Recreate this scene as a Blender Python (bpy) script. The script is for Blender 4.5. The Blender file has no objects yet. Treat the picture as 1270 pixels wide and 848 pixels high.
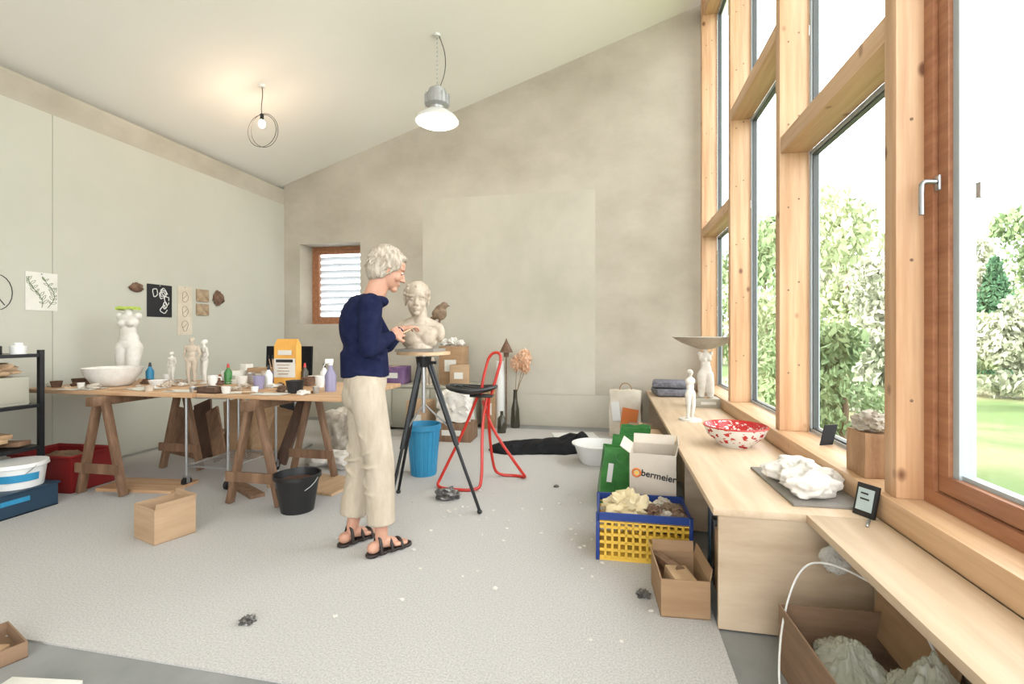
import bpy, bmesh, math, random
from mathutils import Vector, Matrix, Euler, noise
random.seed(7)
scene=bpy.context.scene
C=scene.collection
R=math.radians; PI=math.pi
TH=math.atan(125/600); sn,cs=math.sin(TH),math.cos(TH)
CAMZ=1.2
def W(x,y,d):
    t=(x-635)/600
    return Vector((d*(-sn+t*cs),d*(cs+t*sn),CAMZ-d*(y-413)/600))
def G(x,y,h=0.0):
    p=W(x,y,(CAMZ-h)*600/(y-413)); p.z=h; return p
def AY(x,y,Y):
    t=(x-635)/600; return W(x,y,Y/(cs+t*sn))
def AX(x,y,X):
    t=(x-635)/600; return W(x,y,X/(-sn+t*cs))
# ------------------------------------------------------------------ materials
def mat(name,c1,c2=None,scale=(6,6,6),rough=.6,metal=0,bump=0,bscale=40,detail=6,lo=.35,hi=.65,emit=0,alpha=1,trans=0,knots=0,spec=.5,sub=0):
    m=bpy.data.materials.new(name); m.use_nodes=True
    N=m.node_tree.nodes; L=m.node_tree.links; b=N['Principled BSDF']
    b.inputs['Roughness'].default_value=rough; b.inputs['Metallic'].default_value=metal
    b.inputs['Specular IOR Level'].default_value=spec
    c1=tuple(c1)+(1,)
    b.inputs['Base Color'].default_value=c1
    tc=N.new('ShaderNodeTexCoord')
    if c2 is not None:
        mp=N.new('ShaderNodeMapping'); mp.inputs['Scale'].default_value=scale
        L.new(tc.outputs['Object'],mp.inputs[0])
        nz=N.new('ShaderNodeTexNoise'); nz.inputs['Scale'].default_value=1; nz.inputs['Detail'].default_value=detail; nz.inputs['Roughness'].default_value=.6
        L.new(mp.outputs[0],nz.inputs['Vector'])
        cr=N.new('ShaderNodeValToRGB'); cr.color_ramp.elements[0].position=lo; cr.color_ramp.elements[1].position=hi
        cr.color_ramp.elements[0].color=c1; cr.color_ramp.elements[1].color=tuple(c2)+(1,)
        L.new(nz.outputs['Fac'],cr.inputs[0]); out=cr.outputs[0]
        if knots:
            mp2=N.new('ShaderNodeMapping'); mp2.inputs['Scale'].default_value=(6,6,4); L.new(tc.outputs['Object'],mp2.inputs[0])
            vo=N.new('ShaderNodeTexVoronoi'); vo.inputs['Scale'].default_value=1; L.new(mp2.outputs[0],vo.inputs['Vector'])
            r2=N.new('ShaderNodeValToRGB'); r2.color_ramp.elements[0].position=.07; r2.color_ramp.elements[1].position=.14
            r2.color_ramp.elements[0].color=(.20,.08,.035,1); r2.color_ramp.elements[1].color=(1,1,1,1)
            L.new(vo.outputs['Distance'],r2.inputs[0])
            mx=N.new('ShaderNodeMixRGB'); mx.blend_type='MULTIPLY'; mx.inputs[0].default_value=knots
            L.new(out,mx.inputs[1]); L.new(r2.outputs[0],mx.inputs[2]); out=mx.outputs[0]
        L.new(out,b.inputs['Base Color'])
    if bump:
        nb=N.new('ShaderNodeTexNoise'); nb.inputs['Scale'].default_value=bscale; nb.inputs['Detail'].default_value=4
        L.new(tc.outputs['Object'],nb.inputs['Vector'])
        bp=N.new('ShaderNodeBump'); bp.inputs['Strength'].default_value=bump; bp.inputs['Distance'].default_value=.01
        L.new(nb.outputs['Fac'],bp.inputs['Height']); L.new(bp.outputs[0],b.inputs['Normal'])
    if emit:
        b.inputs['Emission Color'].default_value=c1; b.inputs['Emission Strength'].default_value=emit
    if alpha<1: b.inputs['Alpha'].default_value=alpha
    if trans: b.inputs['Transmission Weight'].default_value=trans
    if sub: b.inputs['Subsurface Weight'].default_value=sub; b.inputs['Subsurface Radius'].default_value=(.02,.01,.005)
    return m
def glassmat():
    m=bpy.data.materials.new('glass'); m.use_nodes=True; N=m.node_tree.nodes; L=m.node_tree.links
    N.remove(N['Principled BSDF']); o=N['Material Output']
    t=N.new('ShaderNodeBsdfTransparent'); g=N.new('ShaderNodeBsdfGlossy'); g.inputs['Roughness'].default_value=.02
    t.inputs[0].default_value=(.98,.99,.985,1)
    x=N.new('ShaderNodeMixShader'); x.inputs[0].default_value=.03; L.new(t.outputs[0],x.inputs[1]); L.new(g.outputs[0],x.inputs[2]); L.new(x.outputs[0],o.inputs[0])
    return m
M={}
M['plaster']=mat('raw_plaster',(.355,.315,.25),(.51,.465,.39),(1.1,1.1,1.5),.85,bump=.12,bscale=14,lo=.28,hi=.72,detail=9)
M['greenwall']=mat('grey_wall_board',(.445,.435,.365),(.49,.48,.41),(.7,.7,.7),.8,detail=4)
M['panel']=mat('light_wall_board',(.43,.40,.325),(.52,.485,.405),(1.2,1,1.0),.8,detail=8)
M['ceil']=mat('ceiling_plaster',(.82,.80,.76),(.85,.83,.79),(.6,.6,.6),.9,detail=3)
M['floor']=mat('concrete_floor',(.18,.185,.18),(.26,.26,.255),(2,2,2),.45,detail=8)
M['carpet']=mat('grey_felt',(.36,.345,.33),(.56,.54,.515),(130,130,130),.95,bump=.4,bscale=350,lo=.32,hi=.68,detail=9)
M['spruce']=mat('spruce_post',(.50,.28,.145),(.65,.42,.25),(22,22,1.1),.45,knots=.85,detail=5)
M['spruceY']=mat('spruce_beam',(.52,.31,.165),(.67,.45,.275),(22,1.1,22),.45,knots=.5,detail=5)
M['larch']=mat('larch_frame',(.29,.115,.055),(.41,.19,.095),(25,2,25),.35,detail=5)
M['ply']=mat('birch_ply',(.53,.385,.25),(.66,.515,.365),(14,1.2,14),.5,detail=6)
M['plyend']=mat('birch_ply_end',(.44,.325,.215),(.57,.45,.32),(2,8,9),.55,detail=7)
M['tabletop']=mat('worn_table_board',(.44,.24,.11),(.57,.38,.235),(2,18,8),.55,detail=6)
M['trestle']=mat('trestle_wood',(.14,.075,.04),(.25,.145,.085),(20,20,2),.6,detail=6)
M['darkwood']=mat('dark_wood',(.06,.03,.018),(.12,.065,.04),(15,15,2),.6)
M['lightwood']=mat('light_wood',(.44,.285,.155),(.57,.39,.235),(18,3,18),.55)
M['card']=mat('cardboard',(.30,.18,.095),(.37,.235,.13),(3,3,20),.8)
M['card2']=mat('pale_cardboard',(.38,.25,.145),(.46,.315,.195),(3,3,20),.8)
M['carddark']=mat('dark_cardboard',(.19,.115,.065),(.26,.16,.095),(3,3,20),.8)  # darker brown cardboard tone
M['gyps']=mat('white_gypsum',(.58,.545,.49),(.72,.69,.64),(9,9,9),.75,bump=.15,bscale=50)
M['clay']=mat('pale_clay',(.39,.315,.24),(.56,.475,.385),(12,12,12),.7,bump=.25,bscale=60)
M['greyclay']=mat('grey_clay',(.36,.32,.27),(.47,.43,.37),(12,12,12),.7,bump=.25,bscale=60)
M['stone']=mat('rough_stone',(.34,.29,.23),(.56,.51,.44),(12,12,12),.85,bump=.5,bscale=30)
M['white']=mat('white_plastic',(.72,.72,.70),rough=.35)
M['paper']=mat('paper_white',(.68,.66,.61),(.62,.60,.54),(8,8,8),.85)
M['black']=mat('black_plastic',(.010,.010,.011),rough=.4)
M['blackm']=mat('black_metal',(.014,.015,.017),rough=.35,metal=.3)
M['blackcloth']=mat('black_cloth',(.005,.005,.006),(.009,.009,.011),(20,20,20),.75,spec=.2)
M['steel']=mat('steel',(.50,.51,.52),rough=.3,metal=.9)
M['red']=mat('red_paint',(.46,.022,.012),rough=.3)
M['redplastic']=mat('red_plastic',(.22,.013,.013),rough=.45)
M['blue']=mat('blue_plastic',(.02,.19,.36),(.03,.25,.44),(10,10,3),.4)
M['navyplastic']=mat('navy_plastic',(.015,.04,.07),rough=.4)
M['crateblue']=mat('crate_blue',(.012,.04,.20),rough=.4)
M['yellow']=mat('yellow_plastic',(.74,.46,.06),rough=.4)
M['green']=mat('green_plastic',(.025,.14,.03),(.06,.25,.055),(9,9,9),.35)
M['sweater']=mat('navy_jersey',(.008,.010,.034),(.014,.018,.050),(18,18,18),.95,bump=.15,bscale=150,spec=.1)
M['trousers']=mat('beige_linen',(.39,.325,.245),(.47,.40,.315),(20,20,5),.9,bump=.2,bscale=25)
M['skin']=mat('skin',(.47,.24,.16),(.53,.295,.205),(9,9,9),.5,sub=.1)
M['hair']=mat('silver_hair',(.27,.22,.165),(.51,.445,.365),(55,55,14),.6,bump=.6,bscale=70)
M['leather']=mat('dark_leather',(.02,.012,.010),rough=.5)
M['lip']=mat('lip',(.38,.14,.11),rough=.4)
M['eyew']=mat('eye_white',(.60,.58,.55),rough=.2)
M['eyed']=mat('eye_dark',(.06,.04,.03),rough=.1)
M['rust']=mat('rusty_metal',(.10,.05,.032),(.21,.125,.08),(20,20,20),.8,metal=.2)
M['orange']=mat('dried_peach',(.74,.42,.24),(.82,.60,.44),(20,20,20),.85)
M['stem']=mat('dry_stem',(.25,.16,.08),rough=.8)
M['darkglass']=mat('dark_glass',(.05,.045,.03),rough=.1)
M['glass']=glassmat()
M['bulb']=mat('bulb_glow',(1,.78,.50),emit=40)
M['diffuser']=mat('lamp_diffuser',(1,.97,.88),emit=3)
M['lampgrey']=mat('lamp_grey',(.36,.36,.36),(.44,.44,.44),(30,30,30),.4,metal=.4)
M['yellowbag']=mat('yellow_bag',(.70,.34,.06),(.76,.42,.10),(4,4,4),.6)
M['cushion']=mat('grey_cushion',(.11,.11,.13),(.20,.20,.23),(30,30,30),.9,bump=.3,bscale=50)
M['bag']=mat('clear_bag',(.66,.66,.62),(.80,.80,.76),(5,5,5),.08,alpha=.42)
M['bagg']=mat('greenish_bag',(.50,.51,.41),(.68,.68,.58),(6,6,6),.06,alpha=.48)
M['muslin']=mat('white_muslin',(.62,.59,.54),(.72,.69,.64),(20,20,20),.95,bump=.4,bscale=60)
M['slate']=mat('slate_board',(.20,.185,.165),(.26,.24,.215),(6,6,6),.6)
M['redpat']=mat('red_white_pattern',(.72,.71,.68),(.44,.02,.022),(30,30,44),.2,lo=.58,hi=.60,detail=1)
M['redin']=mat('red_dense_pattern',(.46,.02,.022),(.70,.62,.58),(40,40,60),.2,lo=.56,hi=.59,detail=2)
M['print']=mat('black_print',(.010,.010,.012),rough=.8)
M['beigep']=mat('beige_paper',(.53,.46,.355),(.61,.54,.435),(7,7,7),.9)
M['brownp']=mat('brown_relief',(.26,.17,.10),(.41,.31,.20),(14,14,14),.85,bump=.5,bscale=30)
M['beige']=mat('beige_enamel',(.38,.365,.295),rough=.4)
M['screen']=mat('screen',(.42,.50,.50),rough=.1)
M['ink']=mat('ink',(.02,.02,.02),rough=.8)
M['inkgreen']=mat('ink_green',(.12,.17,.06),rough=.8)
M['inkwhite']=mat('ink_white',(.66,.65,.62),rough=.8)
M['tanbag']=mat('tan_white_bag',(.56,.48,.38),(.68,.63,.54),(5,5,5),.8)
M['orangeprint']=mat('orange_print',(.60,.17,.04),rough=.7)
M['purple']=mat('purple_print',(.08,.03,.11),(.20,.11,.23),(9,9,9),.5)
M['lilac']=mat('lilac_plastic',(.27,.25,.38),rough=.3)
M['feather']=mat('brown_feather',(.11,.07,.04),(.26,.18,.115),(30,30,30),.85,bump=.4,bscale=50)
M['lime']=mat('lime_cloth',(.40,.54,.08),(.50,.62,.14),(20,20,20),.9)
M['grass']=mat('lawn',(.11,.17,.05),(.27,.25,.13),(.35,.35,.35),.95,bump=.5,bscale=30,lo=.42,hi=.62,detail=8)
M['bark']=mat('bark',(.12,.08,.05),(.22,.16,.11),(10,10,3),.9)
for nm,a,b_ in (('leafA',(.15,.23,.11),(.38,.46,.25)),('leafB',(.27,.34,.18),(.54,.58,.37)),('leafC',(.05,.13,.07),(.13,.24,.13)),('leafD',(.30,.34,.23),(.60,.59,.48))):
    M[nm]=mat(nm,a,b_,(1.3,1.3,1.3),.8,spec=.1)
M['slat']=mat('white_slat',(.48,.50,.53),rough=.5)
# ------------------------------------------------------------------ mesh builder
class MB:
    def __init__(s): s.b=bmesh.new()
    def box(s,c,sz,rot=(0,0,0),bev=0):
        vs=bmesh.ops.create_cube(s.b,size=1)['verts']
        Mx=Matrix.Translation(c)@Euler(rot).to_matrix().to_4x4()@Matrix.Diagonal((sz[0],sz[1],sz[2],1))
        bmesh.ops.transform(s.b,matrix=Mx,verts=vs)
        if bev:
            es=list({e for v in vs for e in v.link_edges})
            bmesh.ops.bevel(s.b,geom=es,offset=bev,segments=2,affect='EDGES',profile=.5)
        return s
    def bb(s,x0,x1,y0,y1,z0,z1,bev=0):
        return s.box(((x0+x1)/2,(y0+y1)/2,(z0+z1)/2),(x1-x0,y1-y0,z1-z0),bev=bev)
    def cyl(s,p0,p1,r0,r1=None,seg=20):
        r1=r0 if r1 is None else r1
        p0=Vector(p0);p1=Vector(p1);d=p1-p0
        vs=bmesh.ops.create_cone(s.b,cap_ends=True,segments=seg,radius1=r0,radius2=r1,depth=d.length)['verts']
        q=Vector((0,0,1)).rotation_difference(d.normalized())
        bmesh.ops.transform(s.b,matrix=Matrix.Translation((p0+p1)/2)@q.to_matrix().to_4x4(),verts=vs); return s
    def ell(s,c,r,rot=None,sub=3):
        if not hasattr(r,'__len__'): r=(r,r,r)
        vs=bmesh.ops.create_icosphere(s.b,subdivisions=sub,radius=1)['verts']
        rm=Matrix.Identity(4) if rot is None else (rot.to_4x4() if isinstance(rot,Matrix) else Euler(rot).to_matrix().to_4x4())
        bmesh.ops.transform(s.b,matrix=Matrix.Translation(c)@rm@Matrix.Diagonal((r[0],r[1],r[2],1)),verts=vs); return s
    def cap(s,p0,p1,r0,r1=None,e0=True,e1=True):
        r1=r0 if r1 is None else r1
        s.cyl(p0,p1,r0,r1,24)
        if e0: s.ell(p0,r0,sub=2)
        if e1: s.ell(p1,r1,sub=2)
        return s
    def chain(s,pts,rs):
        for i in range(len(pts)-1): s.cap(pts[i],pts[i+1],rs[i],rs[i+1])
        return s
    def blob(s,c,r,amp=.2,fr=2.0,seed=0,sub=4,flat=None,rot=None,cubic=0):
        vs=bmesh.ops.create_icosphere(s.b,subdivisions=sub,radius=1)['verts']
        rm=Matrix.Identity(3) if rot is None else Euler(rot).to_matrix()
        for v in vs:
            n=v.co.normalized()
            k=1+amp*(noise.noise(n*fr+Vector((seed*7.3,seed*1.7,3)))+.5*noise.noise(n*fr*2.3+Vector((seed,5,seed*3))))
            if cubic: k*=1/(max(abs(n.x),abs(n.y),abs(n.z))**cubic)
            p=Vector((n.x*r[0]*k,n.y*r[1]*k,n.z*r[2]*k))
            if flat is not None and p.z<flat: p.z=flat
            v.co=rm@p+Vector(c)
        return s
    def tube(s,pts,r,seg=8,closed=False,sm=0):
        pts=[Vector(p) for p in pts]
        for _ in range(sm):
            q=[]
            n=len(pts); rng=range(n) if closed else range(n-1)
            if not closed: q.append(pts[0])
            for i in rng:
                a,b=pts[i],pts[(i+1)%n]; q+= [a*.75+b*.25,a*.25+b*.75]
            if not closed: q.append(pts[-1])
            pts=q
        n=len(pts); rings=[]; up=None
        for i in range(n):
            if closed: t=(pts[(i+1)%n]-pts[i-1])
            else: t=pts[min(i+1,n-1)]-pts[max(i-1,0)]
            t.normalize()
            if up is None:
                up=Vector((0,0,1)) if abs(t.z)<.9 else Vector((1,0,0))
            u=(up-t*up.dot(t))
            if u.length<1e-5: u=t.orthogonal()
            u.normalize(); up=u; w=t.cross(u)
            rr=r[i] if hasattr(r,'__len__') else r
            rings.append([s.b.verts.new(pts[i]+(u*math.cos(2*PI*k/seg)+w*math.sin(2*PI*k/seg))*rr) for k in range(seg)])
        for i in range(n if closed else n-1):
            a,b=rings[i],rings[(i+1)%n]
            for k in range(seg): s.b.faces.new((a[k],a[(k+1)%seg],b[(k+1)%seg],b[k]))
        if not closed: s.b.faces.new(rings[0][::-1]); s.b.faces.new(rings[-1])
        return s
    def lathe(s,prof,seg=32,c=(0,0,0),sx=1,sy=1,wob=0):
        rings=[]
        for (r,z) in prof:
            if r<1e-6: rings.append([s.b.verts.new((c[0],c[1],c[2]+z))])
            else:
                rings.append([s.b.verts.new((c[0]+r*sx*math.cos(2*PI*k/seg)*(1+wob*math.sin(3*2*PI*k/seg)),c[1]+r*sy*math.sin(2*PI*k/seg),c[2]+z+wob*.3*r*math.sin(5*2*PI*k/seg))) for k in range(seg)])
        for a,b in zip(rings,rings[1:]):
            for k in range(seg):
                k2=(k+1)%seg
                if len(a)==1 and len(b)==1: continue
                if len(a)==1: s.b.faces.new((a[0],b[k],b[k2]))
                elif len(b)==1: s.b.faces.new((a[k],a[k2],b[0]))
                else: s.b.faces.new((a[k],a[k2],b[k2],b[k]))
        return s
    def obox(s,w,d,h,t=.006,c=(0,0,0)):
        x,y,z=c
        s.box((x,y,z+t/2),(w,d,t))
        s.box((x-w/2+t/2,y,z+h/2),(t,d,h)); s.box((x+w/2-t/2,y,z+h/2),(t,d,h))
        s.box((x,y-d/2+t/2,z+h/2),(w-2*t,t,h)); s.box((x,y+d/2-t/2,z+h/2),(w-2*t,t,h)); return s
    def prism(s,poly,y0,y1):
        a=[s.b.verts.new((x,y0,z)) for x,z in poly]; b=[s.b.verts.new((x,y1,z)) for x,z in poly]
        s.b.faces.new(a); s.b.faces.new(b[::-1]); n=len(poly)
        for i in range(n): s.b.faces.new((a[i],a[(i+1)%n],b[(i+1)%n],b[i]))
        return s
    def sheet(s,w,d,nx,ny,f,c=(0,0,0)):
        g=[[s.b.verts.new((c[0]+(i/nx-.5)*w,c[1]+(j/ny-.5)*d,c[2]+f(i/nx,j/ny))) for j in range(ny+1)] for i in range(nx+1)]
        for i in range(nx):
            for j in range(ny): s.b.faces.new((g[i][j],g[i+1][j],g[i+1][j+1],g[i][j+1]))
        return s
    def leaves(s,c,r,n,sz,seed=0):
        rnd=random.Random(seed)
        for i in range(n):
            while True:
                p=Vector((rnd.uniform(-1,1),rnd.uniform(-1,1),rnd.uniform(-1,1)))
                if .35<p.length<1: break
            p*=1+.25*noise.noise(p*2.2+Vector((seed,0,0)))
            p=Vector((p.x*r[0],p.y*r[1],p.z*r[2]))+Vector(c)
            if p.z<0: p.z=abs(p.z)*.5
            e=Euler((rnd.uniform(0,6),rnd.uniform(0,6),rnd.uniform(0,6))).to_matrix()
            k=sz*rnd.uniform(.6,1.3)
            q=[e@Vector(v) for v in ((-k,0,0),(0,-k*.45,0),(k,0,k*.15),(0,k*.45,0))]
            s.b.faces.new([s.b.verts.new(p+v) for v in q])
        return s
    def build(s,name,m,parent=None,loc=(0,0,0),rot=(0,0,0),remesh=0,smooth=3,ang=35,solid=0,norm=True):
        me=bpy.data.meshes.new(name)
        if norm: bmesh.ops.recalc_face_normals(s.b,faces=s.b.faces)
        s.b.to_mesh(me); s.b.free()
        me.materials.append(M[m] if isinstance(m,str) else m)
        o=bpy.data.objects.new(name,me); C.objects.link(o)
        if remesh or solid:
            if remesh:
                r=o.modifiers.new('r','REMESH'); r.mode='VOXEL'; r.voxel_size=remesh
                if smooth: q=o.modifiers.new('s','SMOOTH'); q.factor=.5; q.iterations=smooth
            if solid:
                q=o.modifiers.new('t','SOLIDIFY'); q.thickness=solid; q.offset=0
            dg=bpy.context.evaluated_depsgraph_get(); dg.update()
            nm=bpy.data.meshes.new_from_object(o.evaluated_get(dg)); o.modifiers.clear(); o.data=nm; me=nm; me.name=name
            if not me.materials: me.materials.append(M[m] if isinstance(m,str) else m)
        for p in me.polygons: p.use_smooth=True
        if not remesh: me.set_sharp_from_angle(angle=R(ang))
        o.location=loc; o.rotation_euler=rot
        if parent: o.parent=parent
        return o
def tag(o,label,cat,group=None):
    o['label']=label; o['category']=cat
    if group: o['group']=group
    return o
def T(name,label,cat,loc=(0,0,0),rz=0,group=None):
    o=bpy.data.objects.new(name,None); C.objects.link(o); o.location=loc; o.rotation_euler=(0,0,rz); o.empty_display_size=.05
    return tag(o,label,cat,group)
def S(mb,name,label,cat,m,loc=(0,0,0),rz=0,group=None,rot=None,**k):
    return tag(mb.build(name,m,None,loc,rot if rot else (0,0,rz),**k),label,cat,group)
def st(mb,name,m,parent=None,**k):
    o=mb.build(name,m,parent,**k)
    if parent is None: o['kind']='structure'
    return o
def dup(root,loc,rz,label,group=None):
    r=root.copy(); C.objects.link(r); r.location=loc; r.rotation_euler=(0,0,rz); r['label']=label
    if group: r['group']=group
    for ch in list(root.children):
        c=ch.copy(); C.objects.link(c); c.parent=r
        for g in ch.children:
            d=g.copy(); C.objects.link(d); d.parent=c
    return r
# ------------------------------------------------------------------ room shell
XL=-4.71; YB=6.25; YF=-3.0; XW=1.03
def zc(x): return 3.36+.32*(x-XL)
st(MB().bb(XL-.2,1.4,YF,6.75,-.2,-.008),'floor','floor')
st(MB().bb(XL-.25,XL,YF,6.75,-.2,3.30),'wall_left','plaster')
w=MB()
w.prism([(XL,-.2),(-4.45,-.2),(-4.45,zc(-4.45)+.1),(XL,zc(XL)+.1)],YB,YB+.5)
w.prism([(-4.45,-.2),(-3.49,-.2),(-3.49,1.33),(-4.45,1.33)],YB,YB+.5)
w.prism([(-4.45,2.49),(-3.49,2.49),(-3.49,zc(-3.49)+.1),(-4.45,zc(-4.45)+.1)],YB,YB+.5)
w.prism([(-3.49,-.2),(1.22,-.2),(1.22,zc(1.22)+.1),(-3.49,zc(-3.49)+.1)],YB,YB+.5)
st(w,'wall_back','plaster')
st(MB().prism([(XL,-.2),(-2.2,-.2),(-2.2,zc(-2.2)+.05),(XL,zc(XL)+.05)],YF-.2,YF),'light_block_front','plaster')  # unseen partial wall, added to cut flat light from behind the camera
st(MB().prism([(XL-.25,zc(XL-.25)),(1.6,zc(1.6)),(1.6,zc(1.6)+.25),(XL-.25,zc(XL-.25)+.25)],YF,6.75),'ceiling','ceil')
st(MB().bb(1.2,1.4,YF,6.75,-.2,.55),'wall_right','plaster')
st(MB().bb(XL,XL+.006,-2.5,3.255,0,3.07),'trim_1','greenwall')
st(MB().bb(XL,XL+.006,3.26,YB-.002,0,3.07),'trim_2','greenwall')
st(MB().bb(-2.55,-.22,YB-.006,YB,.41,3.03),'trim_3','panel')
st(MB().bb(-3.3,.55,YB-.004,YB,0,.405),'trim_4','panel')
wd=bpy.data.objects.new('window_1',None); C.objects.link(wd); wd['kind']='structure'; wd.location=(-3.97,6.55,1.33)
f=MB()
for a in ((-.48,-.42,0,1.16),(.42,.48,0,1.16),(-.42,.42,0,.06),(-.42,.42,1.10,1.16)): f.bb(a[0],a[1],0,.07,a[2],a[3])
f.build('frame','larch',wd)
f=MB()
for a in ((-.42,-.375,.06,1.10),(.375,.42,.06,1.10),(-.375,.375,.06,.105),(-.375,.375,1.055,1.10)): f.bb(a[0],a[1],.012,.06,a[2],a[3])
f.build('sash','larch',wd)
MB().bb(-.375,.375,.033,.037,.105,1.055).build('pane','glass',wd)
f=MB()
for k in range(11): f.box((0,.13,.10+k*.10),(.92,.085,.008),(R(-32),0,0))
f.build('louvre','slat',wd)
posts=[6.05,4.64,3.33,2.05,.74,-.57,-1.88]
n=5
for i,y in enumerate(posts):
    po=st(MB().bb(XW,1.2,y,y+.08,.586,zc(XW)-.005,bev=.003),'trim_%d'%n,'spruce'); n+=1
    if i<4:
        z=.95
        while z<4.9:
            for dz,dx in ((0,.05),(.05,.11)):
                MB().cyl((XW+dx,y-.001,z+dz),(XW+dx,y+.002,z+dz),.006,.006,12).build('screw_hole','trestle',po)
            z+=.52
st(MB().bb(1.0,1.2,YF,YB,.49,.586,bev=.003),'trim_%d'%n,'spruceY'); n+=1
st(MB().bb(1.06,1.2,YF,YB,4.95,5.15),'trim_%d'%n,'spruceY'); n+=1
for (a,b,z) in ((4.72,6.05,2.33),(3.41,4.64,3.10),(2.13,3.33,2.33),(.82,2.05,3.10),(-.49,.74,3.1)):
    st(MB().bb(XW+.004,1.2,a+.001,b-.001,z,z+.10,bev=.002),'trim_%d'%n,'spruceY'); n+=1
M['frameAlu']=mat('window_gasket',(.06,.065,.065),rough=.4); M['frameWhite']=mat('window_bead',(.40,.45,.47),rough=.4)
wn=2
for (a,b,z) in ((4.72,6.05,2.33),(3.41,4.64,3.10),(2.13,3.33,2.33),(-.49,.74,3.1),(-1.80,-.57,3.1)):
    e=bpy.data.objects.new('window_%d'%wn,None); C.objects.link(e); e['kind']='structure'; e.location=(1.2,(a+b)/2,.586); wn+=1
    h=(b-a)/2
    for (z0,z1) in ((0,z-.586),(z+.10-.586,4.95-.586)):
        g=MB()
        g.bb(.0,.05,-h,-h+.022,z0,z1); g.bb(.0,.05,h-.022,h,z0,z1); g.bb(0,.05,-h,h,z0,z0+.022); g.bb(0,.05,-h,h,z1-.022,z1)
        g.build('frame','frameWhite',e)
        g=MB()
        g.bb(.01,.04,-h+.022,-h+.032,z0,z1); g.bb(.01,.04,h-.032,h-.022,z0,z1); g.bb(.01,.04,-h,h,z0+.022,z0+.032); g.bb(.01,.04,-h,h,z1-.032,z1-.022)
        g.build('gasket','frameAlu',e)
        MB().bb(.024,.028,-h+.03,h-.03,z0+.03,z1-.03).build('pane','glass',e)
e=bpy.data.objects.new('window_%d'%wn,None); C.objects.link(e); e['kind']='structure'; e.location=(1.12,1.435,.586)
h=.615; zt=3.10-.586
g=MB(); g.bb(0,.08,-h,-h+.05,0,zt); g.bb(0,.08,h-.05,h,0,zt); g.bb(0,.08,-h+.05,h-.05,0,.05); g.bb(0,.08,-h+.05,h-.05,zt-.05,zt); g.build('frame','larch',e)
g=MB(); g.bb(.015,.085,-h+.055,-h+.105,.055,zt-.055); g.bb(.015,.085,h-.105,h-.055,.055,zt-.055); g.bb(.015,.085,-h+.105,h-.105,.055,.115); g.bb(.015,.085,-h+.105,h-.105,zt-.115,zt-.055); g.build('sash','larch',e)
g=MB(); g.bb(.03,.08,h-.135,h-.105,.115,zt-.115); g.bb(.03,.08,-h+.105,-h+.135,.115,zt-.115); g.bb(.04,.075,-h+.13,h-.13,.115,.13); g.build('gasket','frameWhite',e)
MB().bb(.055,.06,-h+.12,h-.12,.12,zt-.12).build('pane','glass',e)
M['handlem']=mat('handle_metal',(.34,.35,.36),rough=.3,metal=.9)
g=MB(); g.box((-.004,h-.085,1.14),(.010,.024,.055),bev=.004); g.tube([(-.01,h-.085,1.145),(-.048,h-.085,1.147),(-.055,h-.085,1.135),(-.056,h-.088,1.03)],.0085,10,sm=1); g.build('handle','handlem',e)
g=MB(); g.box((.05,h-.20,1.08),(.012,.02,.05)); g.build('stay','steel',e)
e=bpy.data.objects.new('window_%d'%(wn+1),None); C.objects.link(e); e['kind']='structure'; e.location=(1.2,1.435,3.2)
g=MB(); g.bb(0,.05,-h,-h+.03,0,1.75); g.bb(0,.05,h-.03,h,0,1.75); g.bb(0,.05,-h,h,0,.03); g.build('frame','frameWhite',e); MB().bb(.02,.024,-h+.03,h-.03,.03,1.75).build('pane','glass',e)
S(MB().bb(-4.6,.42,1.47,5.98,-.0078,0),'felt_carpet','pale grey felt carpet covering most of the studio floor','carpet','carpet')
# ------------------------------------------------------------------ window bench
b=T('window_bench','wide plywood bench under the far windows, holding the patterned bowl and figures','bench',(0,0,0))
MB().bb(.40,.998,2.09,6.23,.46,.49,bev=.002).build('bench_top','ply',b)
MB().bb(.42,.998,2.095,2.115,0,.46).build('end_panel','plyend',b)
for y in (3.1,4.1,5.1,6.1): MB().bb(.43,.998,y,y+.02,0,.46).build('divider','plyend',b)
MB().bb(.975,.995,2.12,6.1,0,.46).build('back_panel','plyend',b)
b=T('window_bench','narrow plywood bench under the nearest window, boxes stored beneath','bench',(0,0,0))
MB().bb(.742,.998,.1,2.088,.46,.49,bev=.002).build('bench_top','ply',b)
MB().bb(.975,.995,.1,2.088,-.008,.46).build('back_panel','plyend',b)
MB().bb(.76,.975,.1,.12,-.008,.46).build('divider','plyend',b)
# ------------------------------------------------------------------ trestles and table boards
def trestle(loc,label):
    t=T('trestle',label,'trestle',loc,0,'wooden trestles under the work tables')
    MB().box((0,0,.70),(.07,.86,.07),bev=.004).build('beam','trestle',t)
    for sy in (-.34,.34):
        for sx in (-1,1):
            p0=Vector((sx*.20,sy,.0)); p1=Vector((sx*.035,sy,.69)); d=p1-p0
            ang=math.atan2(d.x,d.z)
            g=MB(); g.box((p0+p1)/2,(.035,.055,d.length-.012),(0,ang,0),bev=.003); g.build('leg','trestle',t)
        MB().box((0,sy-.033,.20),(.40,.018,.07)).build('crossbar','trestle',t)
    return t
t1=trestle((-3.72,3.24,0),'brown wooden trestle under the left table, beside red tub')
t2=dup(t1,(-2.45,3.28,0),0,'brown wooden trestle beside the black bucket'); t2['group']=t1['group']
S(MB().bb(-.79,.79,-.45,.45,0,.03,bev=.003),'table_board','plywood table board on trestles carrying the large white torso','table','tabletop',(-3.74,3.37,.735))
S(MB().bb(-.57,.57,-.48,.48,0,.03,bev=.003),'table_board','plywood table board on trestle carrying yellow bag and black bowl','table','tabletop',(-2.37,3.43,.735))
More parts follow.
